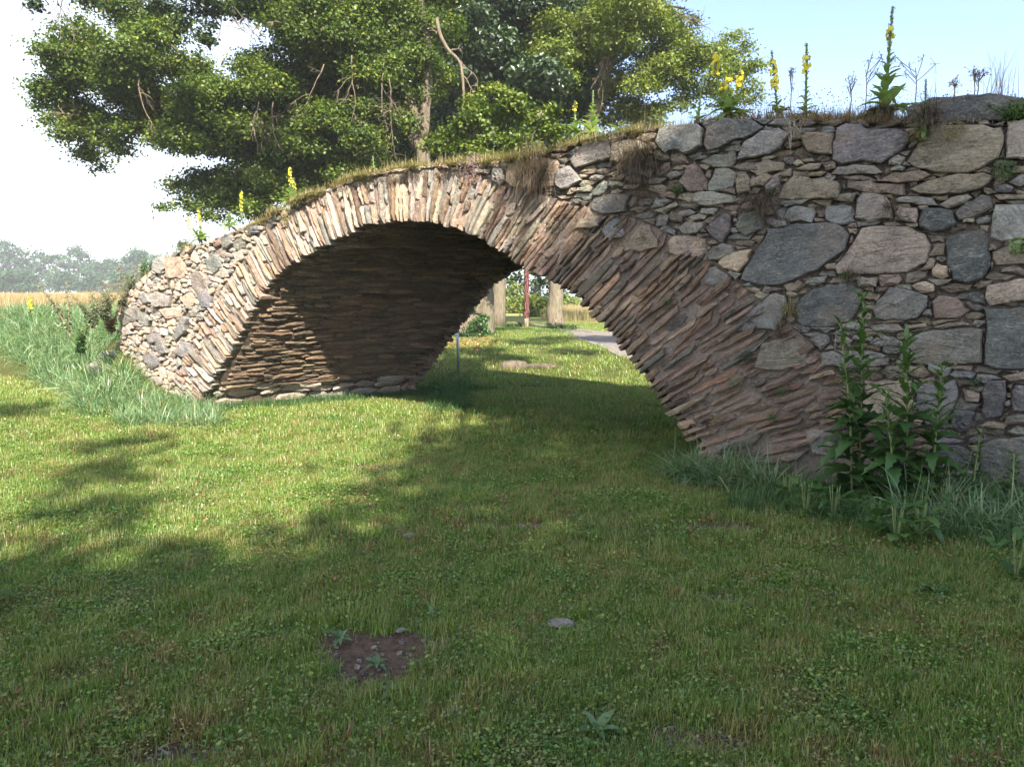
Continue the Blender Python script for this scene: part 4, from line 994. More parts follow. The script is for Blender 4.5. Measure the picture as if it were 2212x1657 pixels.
# trees behind the camera whose shade lies over the lawn and the right-hand wall
rg = rnd(77); fp = []
for y in np.arange(-3.5, 13.0, 1.7):
    xb = -3.5 + 0.27 * (y - 3.5) - 2.3 * float(1 - sstep(y, 3.4, 5.2))
    for x in np.arange(xb + 2.5, 11, 1.7):
        fp.append((x + rg.uniform(-.25, .25), y + rg.uniform(-.3, .3), rg.uniform(1.35, 1.7) if x > xb + 4 else rg.uniform(.9, 1.3)))
fp += [(*on_ground(215, 1010)[:2], .24), (*on_ground(280, 955)[:2], .20), (*on_ground(190, 1095)[:2], .24), (*on_ground(15, 880)[:2], .55), (*on_ground(60, 1260)[:2], .5)]
trees_ = [[], [], []]; nlow = len(fp)
fp += [(*on_ground(a, b, .25)[:2], r_) for a, b, r_ in ((1010, 760, .8), (1075, 770, .6), (1120, 745, .7), (1150, 740, .6), (1180, 735, .5), (1300, 735, 1.3), (1230, 760, .5), (960, 775, .8), (1200, 690, .9), (1080, 715, .7), (1340, 745, .5))]
for i_, (x, y, r) in enumerate(fp):
    h = rg.uniform(12.5, 16.5) if i_ < nlow else 14.0; sh = h / math.tan(SUN_EL); c = (x - LH[0] * sh, y - LH[1] * sh, h, r)
    trees_[0 if c[0] < 5.2 else (1 if c[0] < 9.8 else 2)].append(c)
for k, (bx, by, lb) in enumerate(((3.0, -19.5, 'leafy tree behind the viewer shading the left half of the lawn'), (8.0, -17.5, 'leafy tree behind the viewer shading the bridge foot'), (13.0, -15.5, 'leafy tree behind the viewer shading the right end of the wall'))):
    cl = trees_[k]; g0 = float(gz(bx, by)); hub = np.array([bx, by, 11.0]); pa = [([(bx, by, g0 - .1), (bx + .1, by, 5.5), hub, hub + (0, 0, 3)], [.4, .3, .22, .08])]
    for c in cl[::4]: pa.append(([hub - (0, 0, 1.5), (hub + np.array(c[:3])) / 2 + (0, 0, .3), c[:3]], [.09, .05, .02]))
    tree('linden_tree', lb, (bx, by, g0), pa, cl, rg, 'linden', leaf=0.30, per=480, twig=.42, twn=16)

# hazy trees beyond the grain field, each one a tree
rg = rnd(55)
FT = [(-40, 520, 95), (12, 512, 70), (48, 555, 50), (85, 538, 52), (120, 545, 46), (165, 530, 62), (205, 565, 50), (240, 556, 50), (275, 548, 46), (303, 532, 48), (345, 543, 54), (390, 548, 50), (140, 590, 40), (60, 590, 40), (20, 585, 46), (190, 598, 44), (260, 596, 40), (320, 590, 42), (-90, 540, 80), (440, 550, 60), (500, 560, 60), (400, 520, 30)]
names = ['tall dark', 'tall rounded', 'small thin-topped', 'loose airy', 'narrow pointed', 'broad flat-topped', 'low spreading', 'bushy', 'slim', 'round-headed', 'wide', 'uneven']
FL = ['tallest hazy tree, leftmost of the far row beyond the grain', 'rounded hazy tree second from the left of the far row', 'small hazy tree in the dip beside the tall left pair', 'airy pale-topped hazy tree left of the pointed one', 'narrow pointed hazy tree left of the broad flat-topped one', 'broad flat-topped hazy tree at the middle of the far row', 'low hazy tree right of the broad flat-topped one', 'bushy hazy tree behind the grey weeds', 'slim hazy tree left of the round-headed one', 'round-headed hazy tree above the bridge end weeds', 'wide hazy tree just left of the yellow flowers on the bridge', 'hazy tree whose crown shows over the bridge shoulder',
      'front hazy bush under the pointed tree', 'front hazy bush under the airy tree', 'front hazy bush under the tallest trees', 'front hazy bush under the low right tree', 'front hazy bush behind the tall weed', 'front hazy bush beside the bridge end', 'hazy tree outside the left edge of the far row', 'hazy tree hidden mostly behind the bridge hump', 'hazy tree behind the bridge hump under the linden', 'nearer feathery shrub top showing over the bridge shoulder']
for k, (x, y, w) in enumerate(FT):
    D = 270 + rg.uniform(-12, 14) - (45 if y > 580 else 0); p = at_y(x, y, D); g0 = float(gz(p[0], D)); H = p[2] - g0; wr = w * D / F / 2; cl = []
    for j in range(16):
        a = rg.random() ** 0.7; hh = g0 + H * (0.12 + 0.80 * a); rr = wr * (1.05 - 0.65 * a ** 1.6); th_ = rg.random() * 6.28
        cl.append((p[0] + math.cos(th_) * rr * .8, D + math.sin(th_) * rr * .8, hh, H * rg.uniform(.10, .16)))
    cl.append((p[0], D, g0 + H * .9, H * .1))
    tree('far_tree', FL[k], (p[0], D, g0), [([(p[0], D, g0), (p[0], D, g0 + H * .85)], [.3, .08])], cl, rg, 'far_leaf', group='hazy trees beyond the grain field', leaf=1.2, per=13, twig=1.6, twn=12)
for k, (x, y, w, D, lb) in enumerate(((1105, 600, 60, 75, 'pale green tree seen through the arch left of the red post'), (1155, 590, 60, 60, 'darker tree seen through the arch right of the red post'), (1225, 640, 50, 85, 'low hazy bush seen through the arch right of the pale trunk'), (1290, 640, 70, 95, 'low hazy bush seen through the arch near the stone ring'), (1118, 650, 40, 58, 'sunlit bush low behind the red post'), (1060, 600, 70, 90, 'hazy tree behind the straight sunlit trunk'), (1160, 655, 30, 48, 'small bush beside the path behind the red post'))):
    p = at_y(x, y, D); g0 = float(gz(p[0], D)); H = max(1.2, p[2] - g0); wr = w * D / F / 2; cl = []
    for j in range(14):
        a = rg.random(); th_ = rg.random() * 6.28; rr = wr * (1 - .5 * a); cl.append((p[0] + math.cos(th_) * rr, D + math.sin(th_) * rr, g0 + H * (.12 + .8 * a), H * .17))
    tree('far_tree', lb, (p[0], D, g0), [([(p[0], D, g0), (p[0], D, g0 + H * .8)], [.2, .06])], cl, rg, 'linden_sunlit' if k != 1 else 'dark_or_shaded_leaf', group='trees seen through the arch', leaf=0.3 if D < 70 else .45, per=int(160 if D < 70 else 90), twig=.5, twn=12)

# ------------------------------------------------------------------ posts, log, stones
pb = on_ground(1137, 709, .33); pb[2] = gz(pb[0], pb[1])
post = thing('carved_post', 'red painted carved wooden post with white swirls and bare foot', 'post', tuple(pb))
t = NT('red_carved_wood'); p = t.pos(); z = t.n('ShaderNodeSeparateXYZ', {0: t.n('ShaderNodeTexCoord').outputs['Object']}).outputs[2]
w = t.n('ShaderNodeTexWave', {'Vector': t.maps(t.n('ShaderNodeTexCoord').outputs['Object'], (2.0, 2.0, 0.9)), 'Scale': 2.6, 'Distortion': 12.0, 'Detail': 2.0}).outputs[1]
c = t.mix(t.ramp(w, .90, .97), t.mix(t.noise(p, 9.0, 4), (0.05, 0.012, 0.010), (0.12, 0.020, 0.016)), (0.30, 0.20, 0.18)); c = t.mix(t.ramp(z, .40, .38), c, (0.36, 0.30, 0.22))
M['red'] = t.bsdf(c, .7, t.bump(w, .02))
V, Q, T = tube([(0, 0, -.1), (0, 0, .38), (0, 0, .42), (.01, 0, 1.2), (.0, 0, 2.3), (-.02, 0, 2.42), (0, 0, 2.7)], [.095, .09, .10, .095, .09, .07, .05], 14, True, .08, 4)
me = mesh_from('shaft', V, Q, T, None, M['red']); part('shaft', me, post, False)
for k in range(5):
    a = k * 1.3; zz = .7 + k * .36; V, Q, T = tube([(math.cos(a + s) * .13, math.sin(a + s) * .13, zz + s * .10) for s in np.linspace(-1.2, 1.2, 12)], [.018] * 12, 6, True, .1, k)
    part('carved_ridge', mesh_from('carved_ridge', V, Q, T, None, M['red']), post, False)
bp = on_ground(991, 811, .02); bp[2] = gz(bp[0], bp[1])
pole = thing('metal_pole', 'thin grey galvanised pole standing in the grass beyond the arch', 'pole', tuple(bp))
t = NT('galvanised'); M['galv'] = t.bsdf((0.30, 0.33, 0.34), .45, None, .5, **{'Metallic': .6})
V, Q, T = tube([(0, 0, -.1), (-.01, 0, .5), (-.028, 0, 1.0)], [.03] * 3, 12); part('pipe', mesh_from('pipe', V, Q, T, None, M['galv']), pole, False)
V, Q, T = tube([(-.028, 0, .985), (-.03, 0, 1.02), (-.03, 0, 1.03)], [.034, .034, .02], 12); part('cap', mesh_from('cap', V, Q, T, None, M['galv']), pole, False)
def rock(name, label, x, y, sx, sy, sz, mat, seed, rz=0.0, parent=None, cat='stone', z=None):
    r_ = rnd(seed); n, m_ = 14, 8; V = []
    for i in range(m_ + 1):
        ph = -math.pi / 2 + math.pi * i / m_
        for j in range(n):
            th_ = 2 * math.pi * j / n; d = np.array([math.cos(ph) * math.cos(th_), math.cos(ph) * math.sin(th_), math.sin(ph)])
            d = np.sign(d) * np.abs(d) ** .8 * (1 + .16 * (r_.random() - .5) * (0 < i < m_)); V.append(d * (sx, sy, sz))
    V = np.array(V); V[:n] = V[:n].mean(0); V[-n:] = V[-n:].mean(0); c_, s_ = math.cos(rz), math.sin(rz); V = np.stack([V[:, 0] * c_ - V[:, 1] * s_, V[:, 0] * s_ + V[:, 1] * c_, V[:, 2]], 1)
    Q = [(i * n + j, i * n + (j + 1) % n, (i + 1) * n + (j + 1) % n, (i + 1) * n + j) for i in range(m_) for j in range(n)]
    o = part(name, mesh_from(name, V, Q, None, dict(st=V * 1.0 + seed, col=np.tile((.25, .23, .205), (len(V), 1))), mat)); o.location = (x, y, float(gz(x, y)) + (0 if z is None else z))
    if label: tag(o, label, cat)
    return o
lp = on_ground(1120, 786, .2)
rock('fallen_log', 'dark knotted log end lying in the sunny grass beyond the arch', lp[0] - .1, lp[1], .30, .14, .13, M['bark'], 3, .1, cat='log', z=.04)
rock('fallen_log', 'pale slim log lying in line behind the knotted one', lp[0] + .45, lp[1] + .05, .36, .07, .06, M['bark'], 4, -.12, cat='log', z=.04)
for k, (px, py, r_, lb) in enumerate(((1212, 1352, .055, 'flat pale stone bedded in the lawn beside a bare patch'), (865, 1365, .022, 'small white stone on the bare soil patch, largest of the pebbles there'), (835, 1355, .014, 'tiny white pebble at the upper rim of the bare soil patch'), (905, 1342, .014, 'tiny pale pebble at the right rim of the bare soil patch'), (885, 1160, .045, 'small grey stone half hidden in grass in mid lawn'), (1165, 1665, .02, 'pebble at the very bottom of the picture'), (165, 1378, .035, 'pinkish flat stone in the grass at the left'))):
    g = on_ground(px, py); rock('field_stone', lb, g[0], g[1], r_ * 1.25, r_ * .9, r_ * .28, M['wall'], 20 + k, k * 1.1, z=r_ * .15)

for k, (px, py, off_, rx, lb) in enumerate(((238, 690, .05, .24, 'pale ledge stone in the bank touching the bridge end'), (208, 700, .1, .2, 'weathered stone left of the pale ledge stone in the bank'), (222, 716, .3, .16, 'lower rough stone in the bank below the ledge stones'))):
    f_ = on_face(px, py, off_); q_ = ORG + NF * off_ + ES * f_[0]; rock('field_stone', lb, q_[0], q_[1], rx, .16, .12, M['wall'], 60 + k, -.55)

# ------------------------------------------------------------------ leaf shapes shared by the herbs
def leaf_shape(name, mat, w=0.3, droop=0.5, lobes=0, fold=0.15, n=9, tint=0.5, seed=0):
    V = []; r_ = rnd(seed)
    for i in range(n + 1):
        u = i / n; hw = w * 0.5 * (math.sin(math.pi * min(1, u ** 0.8 * 1.02)) ** 0.75) + 0.012 * (1 - u)
        if lobes: hw *= 0.72 + 0.42 * (i % 2) * (1 - .4 * u)
        y = u; z = -droop * u * u + 0.12 * u; yy = u * (1 - 0.25 * droop * u); sh = (0.05 if lobes and i % 2 else 0)
        V += [(-hw, yy + sh, z + fold * hw * 2 * .5 + r_.normal() * .012), (0, yy, z), (hw, yy + sh, z + fold * hw * 2 * .5 + r_.normal() * .012)]
    Q = []
    for i in range(n): Q += [(3 * i, 3 * i + 1, 3 * i + 4, 3 * i + 3), (3 * i + 1, 3 * i + 2, 3 * i + 5, 3 * i + 4)]
    return mesh_from(name, V, Q, None, dict(tint=np.clip(np.full(len(V), tint) + r_.normal(size=len(V)) * .06, 0, .9)), mat)
def place(me, name, parent, loc, az, pitch, size, roll=0.0):
    o = link(bpy.data.objects.new(name, me)); o.parent = parent; o.location = loc
    o.rotation_euler = (Matrix.Rotation(az - math.pi / 2, 4, 'Z') @ Matrix.Rotation(pitch, 4, 'X') @ Matrix.Rotation(roll, 4, 'Y')).to_euler(); o.scale = (size,) * 3; return o
def baked(acc, me_np, loc, az, pitch, size):
    V0, Q0, t0 = me_np; Mx = np.array(Matrix.Rotation(az - math.pi / 2, 3, 'Z') @ Matrix.Rotation(pitch, 3, 'X')); acc.add(V0 @ Mx.T * size + np.array(loc), Q0, None, tint=t0)
def as_np(me):
    V = np.zeros(len(me.vertices) * 3, np.float32); me.vertices.foreach_get('co', V); Q = np.zeros(len(me.loops), np.int32); me.loops.foreach_get('vertex_index', Q)
    t_ = np.zeros(len(me.vertices), np.float32); me.attributes['tint'].data.foreach_get('value', t_); return V.reshape(-1, 3), Q.reshape(-1, 4), t_
ML = [leaf_shape('leaf', M['mullein_leaf'], .34, d_, 0, .2, 8, t_, k) for k, (d_, t_) in enumerate(((.2, .4), (.45, .5), (.7, .3), (.1, .65)))]
RL = [leaf_shape('leaf', M['rosette'], .36, d_, l_, .2, 9, t_, k + 30) for k, (d_, t_, l_) in enumerate(((.5, .3, 0), (.8, .5, 1), (.3, .7, 0), (.9, .2, 1)))]
MLd = [leaf_shape('leaf', M['herb'], .32, d_, 0, .2, 8, t_, k) for k, (d_, t_) in enumerate(((.3, .7), (.6, .5)))]
def flower_spike(acc_b, acc_y, x0, z0, z1, rg, rad, y0, y1, ymat=True, lean=(0, 0)):
    H = z1 - z0; n = int(H / .007)
    for i in range(n):
        u = i / n; a = i * 2.4; r = rad * (1 - u) ** .6 + .003; z = z0 + H * u; p = np.array([x0[0] + lean[0] * z + math.cos(a) * r * .6, x0[1] + lean[1] * z + math.sin(a) * r * .6, z])
        P = np.repeat(p[None], 3, 0) + rg.normal(size=(3, 3)) * rad * .25; V, Q, tt = leaves(P, rg.normal(size=(3, 3)), np.full(3, rad * .9), rg.uniform(.2, .8, 3), rg, .8); acc_b.add(V, Q, None, tint=tt)
        if y0 <= u <= y1 and rg.random() < .5:
            c = p + np.array([math.cos(a), math.sin(a), 0]) * rad * .9; dd = np.array([math.cos(a), math.sin(a), .2]); m_ = 5; s = np.cross(dd, UP); s /= np.linalg.norm(s); t_ = np.cross(s, dd)
            Pp = np.array([c + (s * math.cos(q * 1.256) + t_ * math.sin(q * 1.256)) * rad * .55 for q in range(m_)]); V, Q, tt = leaves(Pp, np.repeat(dd[None], m_, 0) + rg.normal(size=(m_, 3)) * .35, np.full(m_, rad * 1.6), rg.uniform(.1, .9, m_), rg, .9); acc_y.add(V, Q, None, tint=tt)
def mullein(label, bx, by, ty, seed, w=0.25, stems=None, yel=(.35, .75), spike=.42, nleaf=26, lsize=.2, big=False, dead=False, off=None, rosette=8):
    rg = rnd(seed); off = -w if off is None else off; f0 = on_face(bx, by, off); f1 = on_face(bx, ty, off); H = f1[1] - f0[1]
    b = ORG + NF * off + ES * f0[0] + UP * f0[1]; o = thing('mullein', label, 'flower', tuple(b), 'mulleins growing along the bridge top'); o.rotation_euler = (float(rg.normal()) * .04, float(rg.normal()) * .05, float(rg.random()) * 6)
    ab, ay, ast = Acc(), Acc(), Acc(); al = Acc()
    for (dx, h_, ln) in (stems or [(0, 1.0, 0.0)]):
        h = H * h_; P = [(0, 0, -.05), (dx * .5, 0, h * .3), (dx * .9, 0, h * .6), (dx, 0, h)]; V, Q, T = tube(spline(P, 12), np.linspace(.016, .006, 12) * (1 if H > .6 else .7), 6, True, .05, seed); ast.add(V, Q, T)
        z0 = h * (1 - spike * (1 if h_ > .9 else 1.0)); flower_spike(ab, ay, (dx, 0), z0, h, rg, .020 if H > .5 else .014, *yel)
        n = int(nleaf * h_)
        for i in range(n):
            u = i / n; z = h * (1 - spike) * u ** 1.1; L = lsize * (1 - .80 * u) * rg.uniform(.8, 1.15); xx = np.interp(z, [0, h * .3, h * .6, h], [0, dx * .5, dx * .9, dx]); a = i * 2.4 + rg.uniform(-.3, .3); pt = .25 + .75 * u + rg.normal() * .12
            me = (ML if not dead else MLd)[int(rg.integers(4 if not dead else 2))]
            if big: place(me, 'leaf', o, (xx, 0, z + .01), a, pt, L)
            else: baked(al, as_np(me), (xx, 0, z + .01), a, pt, L)
    for i in range(rosette):
        a = i * 6.28 / rosette + rg.uniform(-.3, .3); me = ML[int(rg.integers(4))] if not dead else MLd[0]
        if big: place(me, 'leaf', o, (0, 0, .01), a, rg.uniform(-.1, .4), lsize * rg.uniform(.9, 1.3))
        else: baked(al, as_np(me), (0, 0, .01), a, rg.uniform(-.1, .4), lsize * rg.uniform(.9, 1.2))
    part('stem', ast.mesh('stem', M['herb_grey'] if False else M['stem']), o, False)
    if ab.n: part('bud_spike', ab.mesh('bud_spike', M['herb_grey'] if not dead else M['dry'], False), o, False)
    if ay.n: part('flowers', ay.mesh('flowers', M['yellow'], False), o, False)['kind'] = 'stuff'
    if al.n: part('foliage', al.mesh('foliage', M['mullein_leaf'] if not dead else M['dry']), o, False)
    return o
M['stem'] = simple_noise_mat('plant_stem', (0.12, 0.17, 0.06), (0.20, 0.25, 0.10), 30, .005)
M['dry_stem'] = simple_noise_mat('dry_plant_stem', (0.16, 0.11, 0.07), (0.26, 0.20, 0.13), 30, .005)
mullein('tallest mullein with a thick leafy stem left of the long grey slab', 1910, 246, 15, 1, .25, nleaf=46, lsize=.24, spike=.42, yel=(.30, .55), big=True, rosette=9)
mullein('mullein with one yellow spike between the tallest one and the pair', 1740, 250, 94, 2, .3, nleaf=26, lsize=.13, spike=.42, yel=(.0, .6), big=True)
mullein('mullein with yellow blossom at its tip and half way down', 1680, 246, 104, 3, .3, nleaf=26, lsize=.12, spike=.62, yel=(.0, .8), big=True)
mullein('many-headed mullein with three yellow spikes and wide leaves', 1572, 256, 112, 4, .2, stems=[(-.12, 1, 0), (.0, .62, 0), (.10, .72, 0), (-.05, .58, 0)], nleaf=22, lsize=.22, spike=.38, yel=(.0, .9), big=True)
mullein('pale slim mullein without blossom left of the many-headed one', 1508, 262, 162, 5, .25, nleaf=16, lsize=.12, spike=.5, yel=(2, 2))
mullein('short mullein with a yellow tip, left of the pale bushy one', 1243, 285, 216, 6, .5, nleaf=18, lsize=.13, spike=.35, yel=(.0, .9))
mullein('pale bushy mullein without blossom right above the round boulder', 1280, 292, 196, 7, .4, nleaf=34, lsize=.20, spike=.3, yel=(2, 2), big=True)
mullein('small mullein with greyish rosette beside the pale bushy one', 1340, 285, 262, 8, .4, nleaf=8, lsize=.16, spike=.2, yel=(2, 2))
mullein('leafy mullein on the left shoulder with a full yellow spike', 629, 440, 362, 9, .3, stems=[(0, 1, 0), (-.05, .72, 0)], nleaf=30, lsize=.20, spike=.5, yel=(.0, .95), big=True)
mullein('thin yellow mullein spike between the two leafy ones on the left shoulder', 521, 470, 410, 10, .5, nleaf=6, lsize=.10, spike=.75, yel=(.0, .9))
mullein('leftmost leafy mullein with a tall and a short yellow spike', 436, 520, 453, 11, .3, stems=[(0, 1, 0), (.16, .78, 0)], nleaf=30, lsize=.19, spike=.55, yel=(.0, .95), big=True)
mullein('broad-leaved yellowish mullein rosette right of the leftmost one', 495, 492, 460, 12, .3, nleaf=22, lsize=.19, spike=.1, yel=(2, 2))
mullein('small pale mullein sprout on the dry grass above the arch crown', 808, 366, 336, 13, .3, nleaf=14, lsize=.07, spike=.4, yel=(2, 2))
mullein('withered brown mullein stalk in front of the long grey slab', 1997, 290, 170, 14, -.02, nleaf=14, lsize=.11, spike=.3, yel=(2, 2), off=.06, rosette=6)
mullein('faint yellow mullein standing in the field left of the grey weeds', 66, 672, 642, 15, off=2.5, nleaf=8, lsize=.08, spike=.8, yel=(.0, 1))

# ------------------------------------------------------------------ weeds
def weed(name, label, base, H, rg, mat='herb', lsz=.05, nst=5, spread=.35, nl=26, stem='stem', twiggy=False, cat='plant', curve=.0, group=None):
    o = thing(name, label, cat, tuple(base), group); a_s, a_l = Acc(), Acc()
    for k in range(nst):
        a = rg.random() * 6.28; h = H * rg.uniform(.6, 1.0) if k else H; sp = spread * rg.uniform(.3, 1) * (k > 0)
        P = spline([(0, 0, -.03), (math.cos(a) * sp * h * .35, math.sin(a) * sp * h * .35, h * .5), (math.cos(a) * sp * h, math.sin(a) * sp * h, h)], 10)
        V, Q, T = tube(P, np.linspace(.006, .002, 10) * (1 + H), 5, False, 0, k); a_s.add(V, Q, T)
        u = rg.uniform(.12, 1, nl); Pb = np.stack([np.interp(u * 9, np.arange(10), P[:, i]) for i in range(3)], 1); an = rg.random(nl) * 6.28; rr = lsz * rg.uniform(.4, 1.3, nl) * (1.25 - u * .7)
        Pb += np.stack([np.cos(an) * rr, np.sin(an) * rr, rr * .3], 1); V, Q, tt = leaves(Pb, np.stack([np.cos(an) * .3, np.sin(an) * .3, np.full(nl, .9)], 1) + rg.normal(size=(nl, 3)) * .3, lsz * (1.5 - u) * rg.uniform(.7, 1.3, nl), rg.uniform(.1, .9, nl), rg, .5); a_l.add(V, Q, None, tint=tt)
        if twiggy:
            for j in range(5): bare_twig(a_s, P[int(rg.integers(4, 9))], (math.cos(a + j), math.sin(a + j), 1.2), h * .22, .003, rg, 1, .2)
    part('stems', a_s.mesh('stems', M[stem]), o, False); part('leaf_mass', a_l.mesh('leaf_mass', M[mat], False), o, False)['kind'] = 'stuff'; return o
def fpt(px, py, off): 
    f = on_face(px, py, off); return ORG + NF * off + ES * f[0] + UP * f[1]
rg = rnd(201)
# seed-head stalks standing against the sky
def umbel(label, bx, by, ty, off, seed, spread=.5):
    rg = rnd(seed); b = fpt(bx, by, off); H = fpt(bx, ty, off)[2] - b[2]; o = thing('umbel_weed', label, 'weed', tuple(b), 'dry seed stalks on the wall top'); a = Acc(); h = Acc()
    P = spline([(0, 0, 0), (.01, 0, H * .5), (-.01, 0, H * .8)], 8); V, Q, T = tube(P, np.linspace(.005, .003, 8), 5, False); a.add(V, Q, T)
    for k in range(6):
        z = H * rg.uniform(.4, .8); dx = rg.uniform(-1, 1) * spread * H * .5; tip = np.array([dx, rg.uniform(-.1, .1) * H, min(H, z + H * rg.uniform(.2, .4))]); V, Q, T = tube(spline([(0, 0, z), (dx * .6, 0, z + (tip[2] - z) * .5), tip], 6), [.003] * 6, 4, False); a.add(V, Q, T)
        for j in range(7):
            e = tip + rg.normal(size=3) * .022; V, Q, T = tube([tip, e], [.0015, .0015], 3, False); a.add(V, Q, T); V, Q, tt = leaves(e[None], rg.normal(size=(1, 3)), np.array([.013]), np.array([.4]), rg, .9); h.add(V, Q, None, tint=tt)
    part('stalks', a.mesh('stalks', M['dry_stem']), o, False); part('seed_heads', h.mesh('seed_heads', M['dry'], False), o, False)
umbel('tall forked umbel stalk left of the tallest mullein', 1868, 246, 128, -.3, 1); umbel('forked umbel stalk with curved arm right of the tallest mullein', 1975, 240, 125, -.3, 2, .9)
umbel('dry stalk with a round pale head between two mulleins', 1836, 245, 168, -.35, 3, .3); umbel('low forked stalk at the left end of the slab top', 2060, 210, 178, -.25, 4, .4); umbel('low forked stalk on the slab near the right edge', 2110, 215, 150, -.25, 5, .5); umbel('thin stalk standing between the two single mulleins', 1706, 248, 150, -.3, 6, .12)
umbel('thin upright stalk on the slab in front of the grass tuft', 2102, 225, 155, -.2, 7, .08)
weed('green_herb', 'feathery green herb spilling over the right end of the slab', fpt(2190, 268, -.05), .22, rg, 'herb', .035, 14, 1.2, 40)
for (px, py, ln, n, lb) in ((2150, 225, .52, 60, 'tall thin grass tuft against the sky at the right edge'),):
    b = fpt(px, py, -.3); o = tag(part('grass_tuft', None), lb, 'grass tuft') if False else None
    N = 60; V, Q, T, at = blades(np.tile((0, 0, 0), (N, 1)) + rg.normal(size=(N, 3)) * (.06, .04, 0), rg.random(N) * 6.28, rg.random(N) * .35, ln * rg.uniform(.4, 1, N), np.full(N, .004), rg.uniform(.1, .7, N), 5, rg.random(N))
    o = link(bpy.data.objects.new('grass_tuft', mesh_from('grass_tuft', V, Q, T, at, M['dry']))); o.location = b; tag(o, lb, 'grass tuft')
# left weeds
for (px, py, ty, off, mt, tw_, lb, n) in ((262, 655, 560, .1, 'herb_grey', True, 'tall spindly weed at the left end of the bridge', 3), (225, 672, 600, .5, 'herb_grey', True, 'bushy grey-green weed beside the bridge end', 9), (200, 690, 615, .8, 'herb_grey', True, 'grey-green weed left of the bushy one', 8), (150, 700, 598, 1.4, 'herb_grey', True, 'thin pale weed with a dry forked top', 3), (172, 745, 690, .9, 'herb', False, 'low dark weed in the tall grass below the grey weeds', 7), (285, 625, 575, -.1, 'herb_grey', False, 'green herb on the lowest step of the bridge top', 6), (400, 535, 505, -.3, 'herb_grey', False, 'grey herb on the left shoulder below the mulleins', 10), (240, 700, 655, .25, 'dry', True, 'brown dried weed at the foot of the bridge end', 7), (315, 590, 545, -.5, 'herb', False, 'tall grassy herb behind the bridge end stones', 8)):
    b = fpt(px, py, off); H = fpt(px, ty, off)[2] - b[2]; b[2] = max(b[2] - .15, float(gz(b[0], b[1])) if off > 0 else 0); weed('weed', lb, b, H + .1, rg, mt, .045, n, .6, 150, 'dry_stem' if mt != 'herb' else 'stem', tw_)

# thistles at the foot of the right-hand wall
TL_ = [leaf_shape('leaf', M['herb'], .46, d_, 1, .2, 11, t_, k) for k, (d_, t_) in enumerate(((.35, .35), (.7, .25), (.9, .45), (.2, .55)))]
TN = [leaf_shape('leaf', M['herb'], .26, d_, 1, .2, 9, t_, k) for k, (d_, t_) in enumerate(((.4, .55), (.7, .7), (.2, .8)))]
def thistle(label, bx, by, tx, ty, off, seed, n=34, big=.24, heads=3):
    rg = rnd(seed); b = fpt(bx, by, off); b[2] = gz(b[0], b[1]); tp = fpt(tx, ty, off) - b; o = thing('thistle', label, 'thistle', tuple(b), 'thistles at the foot of the wall'); H = tp[2]
    P = spline([(0, 0, -.02), tp * (.3, .3, .5), tp], 16); a = Acc(); V, Q, T = tube(P, np.linspace(.011, .004, 16), 7, True, .05, seed); a.add(V, Q, T)
    n = int(n * 1.4)
    for i in range(n):
        u = (i + .5) / n; p = np.array([np.interp(u * 15, np.arange(16), P[:, q]) for q in range(3)]); L = 1.45 * big * (1 - .60 * u) * rg.uniform(.75, 1.2); az = i * 2.4 + rg.uniform(-.4, .4)
        me = TL_[int(rg.integers(4))] if u < .55 else TN[int(rg.integers(3))]; place(me, 'leaf', o, tuple(p), az, .1 + .8 * u + rg.normal() * .15, L, rg.normal() * .2)
        if u > .45 and i % 3 == 0:
            e = p + np.array([math.cos(az) * .06, math.sin(az) * .06, .12]) * (1.4 - u); V, Q, T = tube(spline([p, (p + e) / 2 + (0, 0, -.01), e], 5), [.004, .003, .003, .003, .002], 5, False); a.add(V, Q, T)
            for j in range(3): place(TN[j], 'leaf', o, tuple(e - (0, 0, .03)), az + j * 2.1, .7, .07)
    fl = Acc()
    for k in range(heads):
        e = P[-1] + (rg.normal(size=3) * (.035, .035, .02) if k else 0); V, Q, T = tube([e - (0, 0, .02), e - (0, 0, .005), e + (0, 0, .008)], [.006, .011, .008], 7); a.add(V, Q, T)
        N = 14; V, Q, T, at = blades(np.repeat(e[None], N, 0), rg.random(N) * 6.28, rg.random(N) * .7, np.full(N, .022), np.full(N, .004), np.zeros(N), 2, rg.random(N)); fl.add(V, Q, T, **at)
    part('stem', a.mesh('stem', M['stem']), o, False); part('flower_heads', fl.mesh('flower_heads', M['purple'], False), o, False)
thistle('tallest thistle with one bare leader in front of the wall', 1850, 1150, 1864, 642, .42, 1, 46, .26, 2)
thistle('shorter thistle just left of the tallest one', 1838, 1140, 1815, 700, .5, 2, 34, .20, 2)
thistle('leafy thistle right of the tallest, with blunt leafy top', 1952, 1165, 1957, 733, .5, 3, 48, .25, 2)
thistle('thistle with a purple bloom leaning to the right', 2005, 1165, 2036, 790, .52, 4, 36, .20, 3)
thistle('side shoot thistle between the two tall leafy ones', 1925, 1160, 1912, 850, .6, 5, 30, .20, 1)
thistle('small lone thistle with purple tip near the right edge', 2095, 1130, 2118, 930, .3, 6, 16, .12, 2)
thistle('lowest thistle with a purple bloom at the edge of the mown grass', 2012, 1230, 2014, 1190, .95, 7, 12, .10, 2)
thistle('thistle shoot behind the blue-green grass at the right edge', 2175, 1120, 2190, 985, .35, 8, 20, .14, 1)
